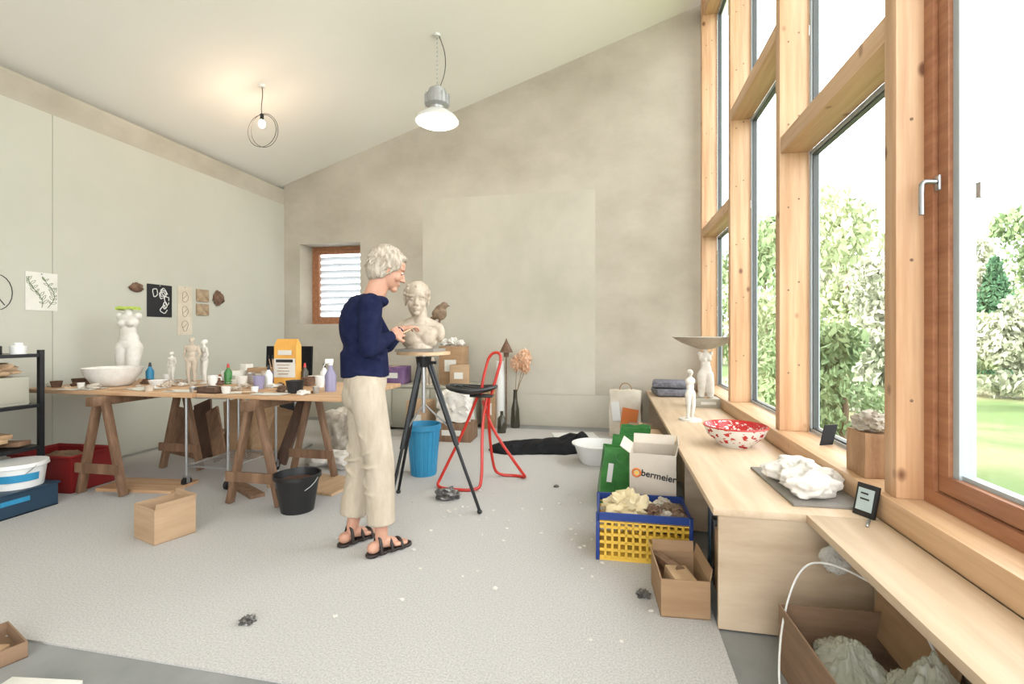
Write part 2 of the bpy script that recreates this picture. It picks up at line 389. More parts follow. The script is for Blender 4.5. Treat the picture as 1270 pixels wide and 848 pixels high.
TZ=.765
c=T('steel_cart','chrome wire cart on casters standing under the table boards','cart',(-3.08,3.46,0))
g=MB()
for x in (-.19,.19):
    for y in (-.27,.27): g.cyl((x,y,.09),(x,y,.72),.011)
for z in (.16,.70):
    g.tube([(-.19,-.27,z),(.19,-.27,z),(.19,.27,z),(-.19,.27,z)],.008,8,True)
g.build('frame','steel',c)
g=MB()
for i in range(12): x=-.18+i*.0327; g.cyl((x,-.27,.16),(x,.27,.16),.003,seg=6)
g.build('wire_shelf','steel',c)
for x in (-.19,.19):
    for y in (-.27,.27):
        w_=MB().cyl((x-.013,y,.038),(x+.013,y,.038),.038).build('caster','black',c)
        g=MB(); g.box((x,y,.082),(.03,.03,.02)); g.box((x-.018,y,.06),(.004,.03,.06)); g.box((x+.018,y,.06),(.004,.03,.06)); g.build('caster_fork','steel',w_)
c=T('visitor_chair','black chair with chromed tube frame standing behind the work tables','chair',(-3.36,4.36,0),R(8))
MB().box((0,0,.45),(.48,.46,.05),bev=.02).build('seat','blackcloth',c)
g=MB(); g.sheet(.50,.36,12,8,lambda u,v:0)
for v in g.b.verts: v.co=Vector((v.co.x,.24+.05*(v.co.y)+.25*(.05-v.co.x**2)-.01,.88+v.co.y))
g.build('backrest','blackcloth',c,solid=.03)
for sx in (-1,1):
    MB().tube([(sx*.25,.22,.66),(sx*.25,.22,.44),(sx*.25,-.2,.42),(sx*.25,-.24,.36),(sx*.25,-.24,.02),(sx*.25,.22,.015)],.012,10,sm=1).build('side_frame','steel',c)
    MB().box((sx*.26,0,.66),(.04,.32,.025),bev=.01).build('armrest','black',c)
    MB().tube([(sx*.25,-.12,.43),(sx*.25,-.12,.65)],.011,8).build('armrest_post','steel',c)
# ------------------------------------------------------------------ person
RV=Vector((cs,sn,0)); FV=Vector((-sn,cs,0)); UP=Vector((0,0,1))
al=R(22); fw=RV*math.cos(al)+FV*math.sin(al); lf=UP.cross(fw)
BM=Matrix((fw,lf,UP)).transposed()
hd_f=(RV*math.cos(R(20))+FV*math.sin(R(20))-UP*.42).normalized(); hd_l=UP.cross(hd_f).normalized(); hd_u=hd_f.cross(hd_l)
HM=Matrix((hd_f,hd_l,hd_u)).transposed()
def head(mb,c,HM,s=1.0):
    def e(p,r): mb.ell(Vector(c)+HM@(Vector(p)*s),tuple(k*s for k in r),HM)
    def cp(p,q,a,b): mb.cap(Vector(c)+HM@(Vector(p)*s),Vector(c)+HM@(Vector(q)*s),a*s,b*s)
    e((-.008,0,.025),(.097,.076,.090)); e((.022,0,-.03),(.068,.060,.085)); e((.035,0,-.068),(.045,.046,.042))
    e((.074,0,-.094),(.020,.022,.018))
    for q in (-1,1):
        e((.070,q*.030,.022),(.020,.026,.011)); e((.060,q*.038,-.030),(.025,.022,.024))
        e((.073,q*.030,.002),(.013,.014,.009)); e((-.005,q*.076,-.012),(.018,.008,.031)); e((.092,q*.011,-.034),(.012,.008,.008))
    cp((.080,0,.012),(.105,0,-.030),.008,.012)
    e((.080,0,-.058),(.016,.025,.0065)); e((.078,0,-.069),(.016,.021,.007))
def hand(mb,wr,d,nr,sd,curl=.6):
    d=d.normalized(); s_=d.cross(nr).normalized(); nr=s_.cross(d).normalized()
    Q=Matrix((d,s_,nr)).transposed()
    mb.ell(wr+d*.048,(.052,.041,.015),Q); mb.cap(wr-d*.02,wr+d*.03,.024,.022)
    for i,L in enumerate((.066,.076,.070,.054)):
        o=(i-1.5)
        a=wr+d*(.085-abs(o)*.005)+s_*o*.0205*sd; d1=(d+nr*curl*.4+s_*o*.08*sd).normalized(); b1=a+d1*L*.5
        d2=(d+nr*curl*1.2+s_*o*.08*sd).normalized(); c1=b1+d2*L*.3; d3=(d*.6+nr*curl*1.6).normalized(); e1=c1+d3*L*.25
        mb.chain([a-d*.03,a,b1,c1,e1],[.008,.0088,.008,.0073,.0065])
    a=wr+d*.02-s_*.025*sd; b1=a-s_*.028*sd+d*.028+nr*.008; c1=b1+d*.03-s_*.006*sd+nr*.012
    mb.chain([a,b1,c1],[.013,.0105,.009])
ps=T('person','grey haired person in navy sweater and beige trousers working at the bust','person',G(463,680))
pl=ps.location.copy()
def LP(v): return Vector(v)-pl
Pv=W(453,474,2.74); Ch=W(450,404,2.74); Nk=W(465,364,2.74); Hd=W(481,333,2.765)
Sc=W(456,377,2.74); ShR=Sc-lf*.155; ShL=Sc+lf*.155
ElR=W(458,433,2.57); WrR=W(487,416,2.80); HdR=W(506,405,2.97)
ElL=W(480,427,2.92); WrL=W(497,409,3.03)
HipR=Pv-lf*.08-UP*.03; HipL=Pv+lf*.08-UP*.03
AnR=G(473,686)+UP*.085; AnL=G(437,673)+UP*.085
KnR=(HipR+AnR)/2+fw*.03; KnL=(HipL+AnL)/2+fw*.03
BD=MB()
head(BD,LP(Hd),HM,1.02)
BD.cap(LP(Nk-UP*.03-fw*.01),LP(Hd-UP*.06-hd_f*.035),.060,.056)
BD.ell(LP(Sc),(.08,.14,.055),BM); BD.ell(LP(Ch),(.095,.13,.17),BM); BD.ell(LP((Ch+Pv)/2),(.085,.12,.14),BM); BD.ell(LP(Pv),(.10,.14,.11),BM)
for (s_,e_,w_) in ((ShR,ElR,WrR),(ShL,ElL,WrL)): BD.chain([LP(s_),LP(e_),LP(w_)],[.045,.036,.024])
hand(BD,LP(WrR),HdR-WrR,(FV*.75-UP*.35-RV*.45),1,.95)
hand(BD,LP(WrL),(RV*.55+FV*.8+UP*.25),(RV*.35-UP*.6+FV*.5),-1,.85)
fdR=(G(512,673)-G(460,691)); fdR.z=0; fdR.normalize(); fdL=(G(470,659)-G(424,676)); fdL.z=0; fdL.normalize()
for (h_,k_,a_,fd) in ((HipR,KnR,AnR,fdR),(HipL,KnL,AnL,fdL)):
    BD.chain([LP(h_),LP(k_),LP(a_)],[.075,.05,.033])
    sd_=UP.cross(fd)
    heel=LP(a_)-fd*.045; heel.z=.045
    BD.ell(heel,(.038,.031,.032),Matrix((fd,sd_,UP)).transposed())
    m1=LP(a_)+fd*.07; m1.z=.045; BD.cap(LP(a_)-UP*.02,m1,.034,.026)
    for q in range(5):
        a=m1+sd_*(q-2)*.015-UP*.006; b1=a+fd*(.085-abs(q-1.6)*.012 ); b1.z=.029; BD.cap(a,b1,.013,.009)
body=BD.build('body','skin',ps,remesh=.0042,smooth=2)
for q in (-1,1):
    ey=MB().ell(LP(Hd)+HM@Vector((.0785,q*.031,.0025)),(.0105,.0130,.0065),HM,3).build('eye','eyew',ps)
    MB().ell(LP(Hd)+HM@Vector((.0865,q*.0315,.0025)),(.0035,.0055,.0055),HM,2).build('iris','eyed',ey)
    MB().ell(LP(Hd)+HM@Vector((.0865,q*.031,.024)),(.006,.018,.003),HM,2).build('eyebrow','hair',ps)
MB().ell(LP(Hd)+HM@Vector((.0925,0,-.0645)),(.006,.020,.0065),HM,3).build('lips','lip',ps)
HR=MB()
def he(p,r): HR.ell(LP(Hd)+HM@Vector(p),r,HM)
he((-.024,0,.040),(.105,.089,.092)); he((-.055,0,-.005),(.070,.086,.092)); he((-.05,0,-.06),(.050,.070,.045))
for q in (-1,1): he((.0,q*.062,.030),(.060,.028,.052)); he((-.03,q*.068,-.02),(.040,.022,.06))
he((.042,0,.082),(.044,.062,.028))
rr=random.Random(3)
for k in range(170):
    th=rr.uniform(-2.7,2.7); z=rr.uniform(-.45,1); rad=math.sqrt(max(0,1-z*z))
    if abs(th)<.95 and z<.62: continue
    p0=Vector((-.024+.102*rad*math.cos(th),.087*rad*math.sin(th),.04+.091*z)); p1=Vector((p0.x*1.05-.010,p0.y*1.10+rr.uniform(-.006,.006),p0.z-.05))
    HR.cap(LP(Hd)+HM@p0,LP(Hd)+HM@p1,.0065,.003)
HR.build('hair','hair',ps,remesh=.0035,smooth=1)
SW=MB()
def se(p,r): SW.ell(LP(p),r,BM)
se(Sc-UP*.02-fw*.02,(.098,.165,.075)); se(Ch-fw*.012,(.118,.160,.18)); se((Ch+Pv)/2+UP*.0-fw*.005,(.112,.150,.17))
SW.cyl(LP(Pv+UP*.035),LP((Ch+Pv)/2+UP*.02),.134,.130)
SW.ell(LP(Nk-UP*.045),(.078,.095,.040),BM); SW.cap(LP(Nk-UP*.05-fw*.01),LP(Nk-UP*.016),.074,.064,False,False)
for (s_,e_,w_) in ((ShR,ElR,WrR),(ShL,ElL,WrL)):
    SW.chain([LP(s_-UP*.01),LP(s_+(e_-s_)*.5)+Vector((0,0,-.01)),LP(e_)],[.064,.058,.052]); SW.cap(LP(e_),LP(e_+(w_-e_)*.93),.050,.036,True,False)
    for k in range(4):
        pp=e_+(w_-e_)*(.55+k*.1); SW.ell(LP(pp),(.043-.002*k,.043-.002*k,.012),(w_-e_).to_track_quat('Z','Y').to_matrix())
for k in range(4):
    SW.ell(LP(Pv+UP*(.07+.06*k)+fw*.005*(-1)**k),(.133-.004*k,.150,.018),BM@Euler((R(8*(-1)**k),R(12-5*k),0)).to_matrix())
sw=SW.build('sweater','sweater',ps,remesh=.007,smooth=7)
TR=MB()
TR.ell(LP(Pv+UP*.01),(.120,.148,.12),BM); TR.ell(LP(Pv-UP*.07-fw*.015),(.114,.142,.11),BM)
for i,(h_,k_,a_) in enumerate(((HipR,KnR,AnR),(HipL,KnL,AnL))):
    end=a_+UP*.055+ (k_-a_)*.05
    TR.chain([LP(h_),LP(k_)],[.098,.080]); TR.cap(LP(k_),LP(end),.080,.075,True,False)
    rr=random.Random(i)
    for k in range(3,9):
        u=k/9; pp=h_*(1-u)+end*u
        q=Euler((R(rr.uniform(-50,50)),R(rr.uniform(-50,50)),0)).to_matrix()
        rr_=.093-.014*min(1,u*1.4); TR.ell(LP(pp),(rr_,rr_-.003,.012),BM@q)
TR.build('trousers','trousers',ps,remesh=.007,smooth=10)
for (a_,fd) in ((AnR,fdR),(AnL,fdL)):
    sd_=UP.cross(fd); Q=Matrix((fd,sd_,UP)).transposed()
    g=MB()
    for (u,r_) in ((-.055,.036),(0,.036),(.06,.040),(.11,.044),(.145,.040)):
        cpt=LP(a_)+fd*u; cpt.z=.009; g.cyl(cpt-UP*.008,cpt+UP*.010,r_)
    so=g.build('sandal','leather',ps,remesh=.005,smooth=2)
    for u,rh,rw in ((.045,.062,.042),(.105,.045,.046),(-.02,.095,.040)):
        cpt=LP(a_)+fd*u; cpt.z=.010
        pts=[cpt+sd_*rw*math.cos(t)*1.02+UP*rh*math.sin(t)*1.0 for t in [PI*k/10 for k in range(11)]]
        MB().tube(pts,.009,8).build('strap','leather',so)
S(MB().cap(LP(WrR)+Vector((0,0,0)),LP(WrR)+(FV*.22+RV*.05+UP*.05),.005,.003),'modelling_tool','thin wooden modelling tool held in the hand by the bust','tool','lightwood',tuple(pl+ (HdR-WrR).normalized()*.075-UP*.018))
# ------------------------------------------------------------------ tripod, bust, bird
A=Vector((-1.26,3.10,0)); PZ=1.095
t=T('sculpture_tripod','black tripod modelling stand with round turntable carrying the bust','sculpture stand',A)
for fp in ((-1.57,3.37),(-.865,3.10),(-1.39,2.80)):
    f0=Vector((fp[0],fp[1],0))-A; top=Vector((f0.x*.08,f0.y*.08,1.0))
    mid=top.lerp(f0,.55)
    l=MB().cyl(top,mid,.015).cyl(top+f0*.05,mid+f0*.03,.010).build('leg','blackm',t)
    MB().cyl(mid-(f0-top).normalized()*.05,f0+Vector((0,0,.02)),.011).build('lower_leg','blackm',l)
    g=MB(); g.ell(f0+Vector((0,0,.016)),(.018,.018,.016),sub=2); g.build('rubber_foot','black',l)
    MB().tube([mid.lerp(top,.2),Vector((0,0,.72))],.006,6).build('brace','steel',l)
MB().cyl((0,0,.66),(0,0,1.06),.014).build('column','steel',t)
g=MB(); g.cyl((0,0,.97),(0,0,1.04),.045,.055); g.box((.06,0,1.0),(.06,.02,.02)); g.build('tripod_head','blackm',t)
MB().cyl((0,0,1.055),(0,0,1.075),.18,.18,48).build('turntable','lightwood',t)
MB().box((-.02,0,1.085),(.27,.24,.02)).build('board','slate',t)
BZ=PZ+.0
bu=T('portrait_bust','pale clay portrait bust of smiling woman with waved hair on tripod','sculpture',(A.x-.02,A.y,BZ))
g=MB(); bf=(-FV*.90+RV*.15).normalized(); bl=UP.cross(bf); Bm=Matrix((bf,bl,UP)).transposed()
hc=Vector((-.03,0,.330)); head(g,hc,Bm,1.0)
def BP(x,y,z): return Vector((-.01,0,0))+Bm@Vector((x,y,z))
g.cap(BP(-.01,0,.13),BP(-.005,0,.26),.058,.050)
for q in (-1,1):
    g.cap(BP(-.005,q*.03,.185),BP(-.01,q*.125,.135),.040,.042); g.ell(BP(-.01,q*.135,.105),(.050,.038,.062),Bm); g.ell(BP(.045,q*.055,.075),(.050,.055,.055),Bm); g.cap(BP(.045,0,.155),BP(.030,q*.11,.155),.012,.010)
g.ell(BP(0,0,.10),(.080,.135,.075),Bm); g.ell(BP(0,0,.045),(.080,.120,.055),Bm); g.cyl(BP(0,0,.0),BP(0,0,.03),.09,.085)
g.ell(hc+Bm@Vector((-.02,0,.045)),(.098,.088,.088),Bm)
rr=random.Random(8)
for k in range(60):
    th=rr.uniform(.75,2*PI-.75); z=rr.uniform(-.4,.98); rad=math.sqrt(1-z*z)
    p=Vector((-.018+.096*rad*math.cos(th),.086*rad*math.sin(th),.035+.09*z)); g.ell(hc+Bm@p,(.014,.014,.010),Bm@Euler((th,z*3,0)).to_matrix(),sub=2)
for k in range(9):
    u=(k-4)/4
    for j in range(3):
        p=Vector((.058-.045*j-.03*abs(u),u*.078,.088-.022*abs(u)*2+.012*j+.004*(k%2))); g.ell(hc+Bm@p,(.018,.012,.013),Bm@Euler((0,R(20*(-1)**j),R(15*u))).to_matrix(),sub=2)
for v in g.b.verts:
    if v.co.z<.0: v.co.z=0
g.build('bust_body','clay',bu,remesh=.004,smooth=1)
bd=T('bird_sculpture','brown feathered bird perched on the shoulder of the bust','sculpture',(0,0,0))
bpos=Vector((A.x-.02,A.y,BZ))+BP(-.01,.14 if bl.x>0 else -.14,.19); bd.location=bpos
g=MB(); g.ell((-.0,0,.055),(.045,.036,.052),(0,R(-25),0)); g.ell((.03,0,.105),(.026,.024,.025)); g.cap((.0,0,.08),(.028,0,.10),.032,.024); g.cap((-.03,0,.03),(-.10,.01,-.005),.02,.008); g.ell((-.012,.028,.055),(.042,.012,.030),(0,R(-25),0)); g.ell((-.012,-.028,.055),(.042,.012,.030),(0,R(-25),0))
g.build('bird_body','feather',bd,remesh=.0035,smooth=2)
MB().cyl((.05,0,.105),(.07,0,.098),.008,.001).build('beak','rust',bd)
g=MB(); g.cyl((-.01,.012,-.025),(.0,.012,.03),.004); g.cyl((-.01,-.012,-.025),(.0,-.012,.03),.004); g.build('feet','rust',bd)
# ------------------------------------------------------------------ red stool
sp=G(600,600)
s_=T('work_stool','red tubular work stool with black slatted tractor seat','stool',sp,0)
g=MB(); g.tube([(-.05,0,.70),(-.15,-.04,.43),(-.33,-.10,.05),(-.33,-.18,.012),(-.20,-.22,.012),(.0,-.20,.012),(.03,-.16,.06),(-.01,-.02,.48),(.03,0,.70)],.012,10,sm=2); g.build('front_leg_loop','red',s_)
g=MB(); g.tube([(-.02,.05,.66),(.05,.07,.42),(.29,.14,.06),(.31,.19,.012),(.22,.24,.012),(.08,.22,.012),(.03,.18,.08),(.02,.06,.5),(.03,.05,.70)],.012,10,sm=2); g.build('rear_leg_loop','red',s_)
g=MB(); g.tube([(.05,.02,.69),(.10,.05,.88),(.13,.07,1.00),(.10,.08,1.05),(.03,.08,1.03),(.0,.06,.92),(-.02,.03,.80),(-.03,.02,.69)],.012,10,sm=2); g.build('back_loop','red',s_)
g=MB(); g.box((-.02,.02,.70),(.18,.10,.02),bev=.004); g.build('seat_plate','blackm',s_)
g=MB()
def seatz(x,y): return .725+.05*((x/.195)**2)+.03*((y/.17)**2)
for k in range(7):
    y=-.135+k*.045; wv=.195*math.sqrt(max(.05,1-(y/.17)**2))
    g.tube([(-wv+wv*2*i/10-.10,y,seatz(-wv+wv*2*i/10,y)) for i in range(11)],.014,6)
g.tube([(-.10+.195*math.cos(a),.17*math.sin(a),seatz(.195*math.cos(a),.17*math.sin(a))) for a in [2*PI*i/28 for i in range(28)]],.016,8,True)
g.build('seat','black',s_)
def bucket(name,label,m,loc,r0,r1,h,handle=True,group=None,fill=None):
    o=T(name,label,'bucket',loc,0,group)
    MB().lathe([(0,0),(r0,0),(r0+(r1-r0)*.9,h*.9),(r1+.008,h*.9),(r1+.008,h),(r1-.004,h),(r0-.006,.006),(0,.006)],40).build('bucket_body',m,o)
    if handle: MB().tube([((r1+.01)*math.cos(a),(r1+.01)*math.sin(a)*.25-(r1+.01)*abs(math.sin(a))*.9,h*.93-.10*math.sin(a)) for a in [PI*i/12 for i in range(13)]],.003,6).build('handle','steel',o)
    if fill: MB().lathe([(0,h*.8),(r1*.93,h*.8)],40).build('contents',fill,o)
    return o
p=G(522,590); p.y+=.06
b=T('waste_bin','ribbed turquoise blue plastic bin behind the tripod legs','bin',p)
g=MB(); r0,r1,h=.105,.14,.43
g.lathe([(0,0),(r0,0),(r0+.03,h-.05),(r1+.008,h-.045),(r1+.008,h),(r1-.004,h),(r0-.005,.006),(0,.006)],48); g.build('bin_body','blue',b)
for k in range(22):
    a=2*PI*k/22; MB().cyl((r0*math.cos(a),r0*math.sin(a),.01),((r0+.03)*math.cos(a),(r0+.03)*math.sin(a),h-.05),.004,seg=6).build('rib','blue',b)
bucket('mortar_bucket','black plaster bucket in front of the right trestle','black',G(369,632),.105,.145,.25,fill='darkwood')
# ------------------------------------------------------------------ cartons
def carton(label,w_,d_,h_,loc,rz=0,m='card',flaps=(1,1,1,1),fl=.09,name='cardboard_box',group=None,ang=60):
    o=T(name,label,'box',loc,rz,group)
    MB().obox(w_,d_,h_,.005).build('box_body',m,o)
    for i,on in enumerate(flaps):
        if not on: continue
        a=R(ang if on==1 else on)
        g=MB()
        if i<2:
            sx=-1 if i==0 else 1
            g.box((sx*(w_/2+math.cos(a)*fl/2),0,h_+math.sin(a)*fl/2),(fl,d_-.01,.004),(0,-sx*a,0))
        else:
            sy=-1 if i==2 else 1
            g.box((0,sy*(d_/2+math.cos(a)*fl/2),h_+math.sin(a)*fl/2),(w_-.01,fl,.004),(sy*a,0,0))
        g.build('flap',m,o)
    return o
carton('small open cardboard box alone on the carpet before the tables',.24,.22,.20,Vector((-2.61,2.40,0)),R(-18),'card2',(0,82,0,78),.03)
ob=carton('open carton with black lettering standing behind the yellow crate',.27,.30,.47,Vector((.250,3.17,0)),R(-6),mat('carton_white',(.52,.455,.38),(.58,.51,.43),(5,5,5),.8),(35,80,0,50),.07)
def text(s,size,m,parent,loc,rot,name='lettering',off=0):
    cu=bpy.data.curves.new(name,'FONT'); cu.body=s; cu.size=size; cu.extrude=.0006; cu.align_x='CENTER'; cu.offset=off
    o=bpy.data.objects.new(name,cu); C.objects.link(o)
    dg=bpy.context.evaluated_depsgraph_get(); dg.update()
    me=bpy.data.meshes.new_from_object(o.evaluated_get(dg)); bpy.data.objects.remove(o)
    me.materials.clear(); me.materials.append(M[m]); q=bpy.data.objects.new(name,me); C.objects.link(q); q.parent=parent; q.location=loc; q.rotation_euler=rot
    return q
text('bermeier',.055,'ink',ob,(.032,-.152,.325),(PI/2,R(8),0),off=.0012)
g=MB(); g.tube([(-.093+.023*math.cos(a),-.1515,.354+.023*math.sin(a)) for a in [2*PI*k/24 for k in range(24)]],.006,8,True); g.build('logo_ring','orangeprint',ob)
g=MB(); g.cyl((-.093,-.1505,.354),(-.093,-.1525,.354),.012,.012,24); g.build('logo_centre','yellow',ob)
c=carton('open cardboard box with wood offcuts beside the bench corner',.20,.28,.16,Vector((.29,2.28,0)),R(4),'card',(75,80,0,80),.05)
S(MB().box((0,0,.04),(.10,.12,.07),(R(8),R(6),0),bev=.004),'wood_offcut','pale wood block lying in the cardboard box by the bench corner','wood block','lightwood',(.29,2.24,.07),R(20))
S(MB().box((0,0,.02),(.05,.16,.03),(R(4),0,0),bev=.003),'wood_offcut','narrow dark stick of wood in the box by the bench corner','wood block','trestle',(.25,2.33,.12),R(35))
cr=T('folding_crate','yellow lattice crate with blue rim on the floor by the bench','crate',Vector((.155,2.78,0)),R(1))
cw,cd,chh=.48,.34,.25
MB().box((0,0,.006),(cw,cd,.012)).build('crate_base','yellow',cr)
for side in range(4):
    g=MB()
    L_=cw if side<2 else cd
    nb=int(L_/.036)
    def pt(u,z,t,ww):
        if side==0: g.box((u,-cd/2+.006,z),(ww,.01,t))
        elif side==1: g.box((u,cd/2-.006,z),(ww,.01,t))
        elif side==2: g.box((-cw/2+.006,u,z),(.01,ww,t))
        else: g.box((cw/2-.006,u,z),(.01,ww,t))
    for k in range(nb+1): pt(-L_/2+.008+k*(L_-.016)/nb,.105,.20,.012)
    for z in (.018,.055,.095,.135,.175,.205): pt(0,z,.014,L_)
    g.build('lattice_side','yellow',cr)
    g=MB(); pt(0,.228,.044,L_+.012)
    g.build('rim','crateblue',cr)
for sx in (-1,1):
    for sy in (-1,1): MB().box((sx*(cw/2-.004),sy*(cd/2-.004),.125),(.02,.02,.25),bev=.003).build('corner_post','crateblue',cr)
S(MB().blob((0,0,0),(.13,.11,.09),.5,2.6,4,4),'yellowed_cloth','crumpled pale yellow cloth heaped in the blue rimmed crate','cloth',mat('yellow_cloth',(.54,.43,.24),(.65,.56,.37),(12,12,12),.9,bump=.4,bscale=40),(.08,2.80,.21))
rr=random.Random(9)
for k in range(11):
    S(MB().blob((0,0,0),(.045,.035,.03),.6,2.5,k+3,3),'plaster_scrap','brown and grey scrap among others in the blue rimmed crate','scrap',('stone','feather','rust')[k%3],(.20+rr.uniform(0,.15),2.67+rr.uniform(0,.22),.2+rr.uniform(0,.05)),group='scraps in the crate')
for i,(x,y,h_,rz,w2) in enumerate(((.00,3.50,.40,.10,.22),(.06,3.66,.45,.02,.22),(.12,3.82,.49,-.05,.22))):
    g=MB(); g.obox(w2,.11,h_,.004)
    bmesh.ops.subdivide_edges(g.b,edges=[e for e in g.b.edges if e.calc_length()>.05],cuts=3,use_grid_fill=True)
    for v in g.b.verts:
        u=v.co.z/h_; v.co.x+=u*.05+.008*noise.noise(v.co*9+Vector((i*3,0,0))); v.co.y+=.015*noise.noise(v.co*8+Vector((9,i,0)))*(.3+u)
        if u>.9: v.co.z+=.015*noise.noise(v.co*14)
        v.co.z=max(0,v.co.z)
    o=T('green_bag',['green upright shopping bag in front, nearest the crate','green upright shopping bag in the middle of the three','tallest green upright shopping bag furthest from the crate'][i],'bag',(x,y,0),rz,'green bags by the bench')
    g.build('bag_body','green',o,ang=60)
    MB().tube([(.01,-.056,h_-.04),(.02,-.066,h_-.09),(.06,-.068,h_-.10),(.09,-.066,h_-.09),(.10,-.056,h_-.04)],.005,6,sm=2).build('bag_handle','green',o)
    g=MB(); g.box((-.045+.02,-.066,h_-.17),(.035,.004,.13),(0,R(7),0)); g.build('white_print','white',o)
bg=T('carrier_bag','large tan and white paper bag with orange print near the back wall','bag',G(776,541),R(-8))
g=MB(); g.box((0,0,.27),(.36,.18,.54),bev=.006)
bmesh.ops.subdivide_edges(g.b,edges=list(g.b.edges),cuts=4,use_grid_fill=True)
for v in g.b.verts:
    u=v.co.z/.54; v.co.y*=1-.35*u*(.5+noise.noise(v.co*5)); v.co.x+=.03*u*noise.noise(v.co*6); v.co.z+=.03*u*noise.noise(Vector((v.co.x*8,0,3)))
g.build('bag_body','tanbag',bg,ang=50)
MB().box((.05,-.093,.22),(.18,.004,.24),(0,R(8),0)).build('orange_print','orangeprint',bg); MB().box((-.10,-.093,.30),(.09,.004,.22),(0,R(-6),0)).build('white_print','white',bg)
MB().tube([(-.08,0,.50),(-.05,-.02,.62),(.05,-.02,.62),(.08,0,.50)],.006,6,sm=2).build('bag_handle','card',bg)
S(MB().lathe([(0,0),(.13,0),(.15,.02),(.205,.17),(.225,.175),(.225,.185),(.20,.185),(.145,.025),(0,.02)],48),'white_basin','round white plastic basin on the floor by the black cloth','basin','white',G(739,578)+Vector((0,.12,0)))
g=MB()
for k,(x,y,r,hh) in enumerate(((-.28,0,.25,.065),(-.05,.03,.28,.075),(.16,.0,.27,.09),(.32,.05,.20,.12),(.40,-.02,.13,.14))):
    g.blob((x,y,.0),(r*1.05,r*.85,hh*1.3),.14,1.4,k,4,flat=0)
for k in range(3): g.tube([(-.3+.25*k,-.14,.07),(-.15+.25*k,0,.095+.02*k),(0+.25*k,.12,.07)],.022,8,sm=2)
S(g,'black_cloth_bag','smooth black bag lying on the floor behind the red stool','bag','blackcloth',G(668,562)+Vector((0,.15,0)),R(12),remesh=.010,smooth=12)
S(MB().box((0,0,.006),(.5,.3,.012)),'white_board','flat white board on the floor beside the basin','board','white',G(712,543)+Vector((0,.1,0)),R(15))
# ------------------------------------------------------------------ things along the back wall
b=T('low_cabinet','low grey wooden cabinet at the back wall under cardboard boxes','cabinet',(-2.44,5.85,0))
MB().bb(-.75,.75,-.25,.25,.03,.53).build('cabinet_body','beige',b); MB().bb(-.77,.77,-.27,.27,.53,.555,bev=.002).build('cabinet_top','beige',b)
for x in (-.5,0,.5): d_=MB().bb(x-.24,x+.24,-.268,-.252,.06,.51,bev=.002).build('cabinet_door','beige',b); MB().cyl((x+.18,-.268,.30),(x+.18,-.29,.30),.012).build('knob','steel',d_)
def closedbox(name,label,w_,d_,h_,loc,rz,m,cat='box',group=None):
    o=T(name,label,cat,loc,rz,group); MB().box((0,0,h_/2),(w_,d_,h_),bev=.002).build('box_body',m,o)
    MB().box((0,0,h_+.0008),(w_*.15,d_,.0015)).build('tape','lightwood',o); MB().box((0,-d_/2-.001,h_*.5),(w_*.5,.0015,h_*.3)).build('box_label','paper' if m!='paper' else 'beige',o)
    return o
q=AY(563,500,5.2); S(MB().blob((0,0,.17),(.19,.14,.17),.25,2.6,2,4,flat=-.17,cubic=.8),'plaster_block','rough pale plaster block on a low box behind the red stool','block','gyps',(q.x,5.25,.20))
closedbox('wooden_crate','low brown wooden box beneath the rough plaster block',.44,.34,.20,(q.x,5.25,0),.05,'trestle')
q=AY(520,500,5.2); closedbox('cardboard_box','upright cardboard box behind the blue bin',.26,.24,.42,(q.x-.02,5.3,0),-.1,'card2')
q=AY(562,480,5.85); closedbox('cardboard_box','tall brown cardboard box standing on the low cabinet',.30,.28,.48,(q.x,5.88,.555),0,'card')
q=AY(570,480,5.65); closedbox('cardboard_box','smaller cardboard box in front of the tall box on low cabinet',.22,.12,.26,(q.x,5.66,.555),.05,'card2')
q=AY(490,480,5.8); closedbox('printed_box','purple printed box on the low cabinet, partly behind the tripod',.34,.25,.22,(q.x,5.8,.555),.05,'purple')
q=AY(600,500,5.9); closedbox('cardboard_box','narrow cardboard box on the floor left of the dark bottle',.16,.16,.50,(q.x+.06,5.95,0),.1,'card')
closedbox('cardboard_box','dusty small box behind the green bags by the bench',.24,.20,.40,(.26,4.08,0),.05,'card2')
for k,(x,y,r) in enumerate(((552,425,.055),(562,425,.07),(571,425,.05))):
    q=AY(x,426,5.88); S(MB().blob((0,0,r*.8),(r,r,r*.8),.5,3,k+11,3),'white_shell',['lumpy white shell shape, left on the tall cardboard box','largest lumpy white shell on the tall cardboard box','lumpy white shell shape, right on the tall cardboard box'][k],'ornament','gyps',(q.x,5.88,1.036),group='white shells on the tall box')
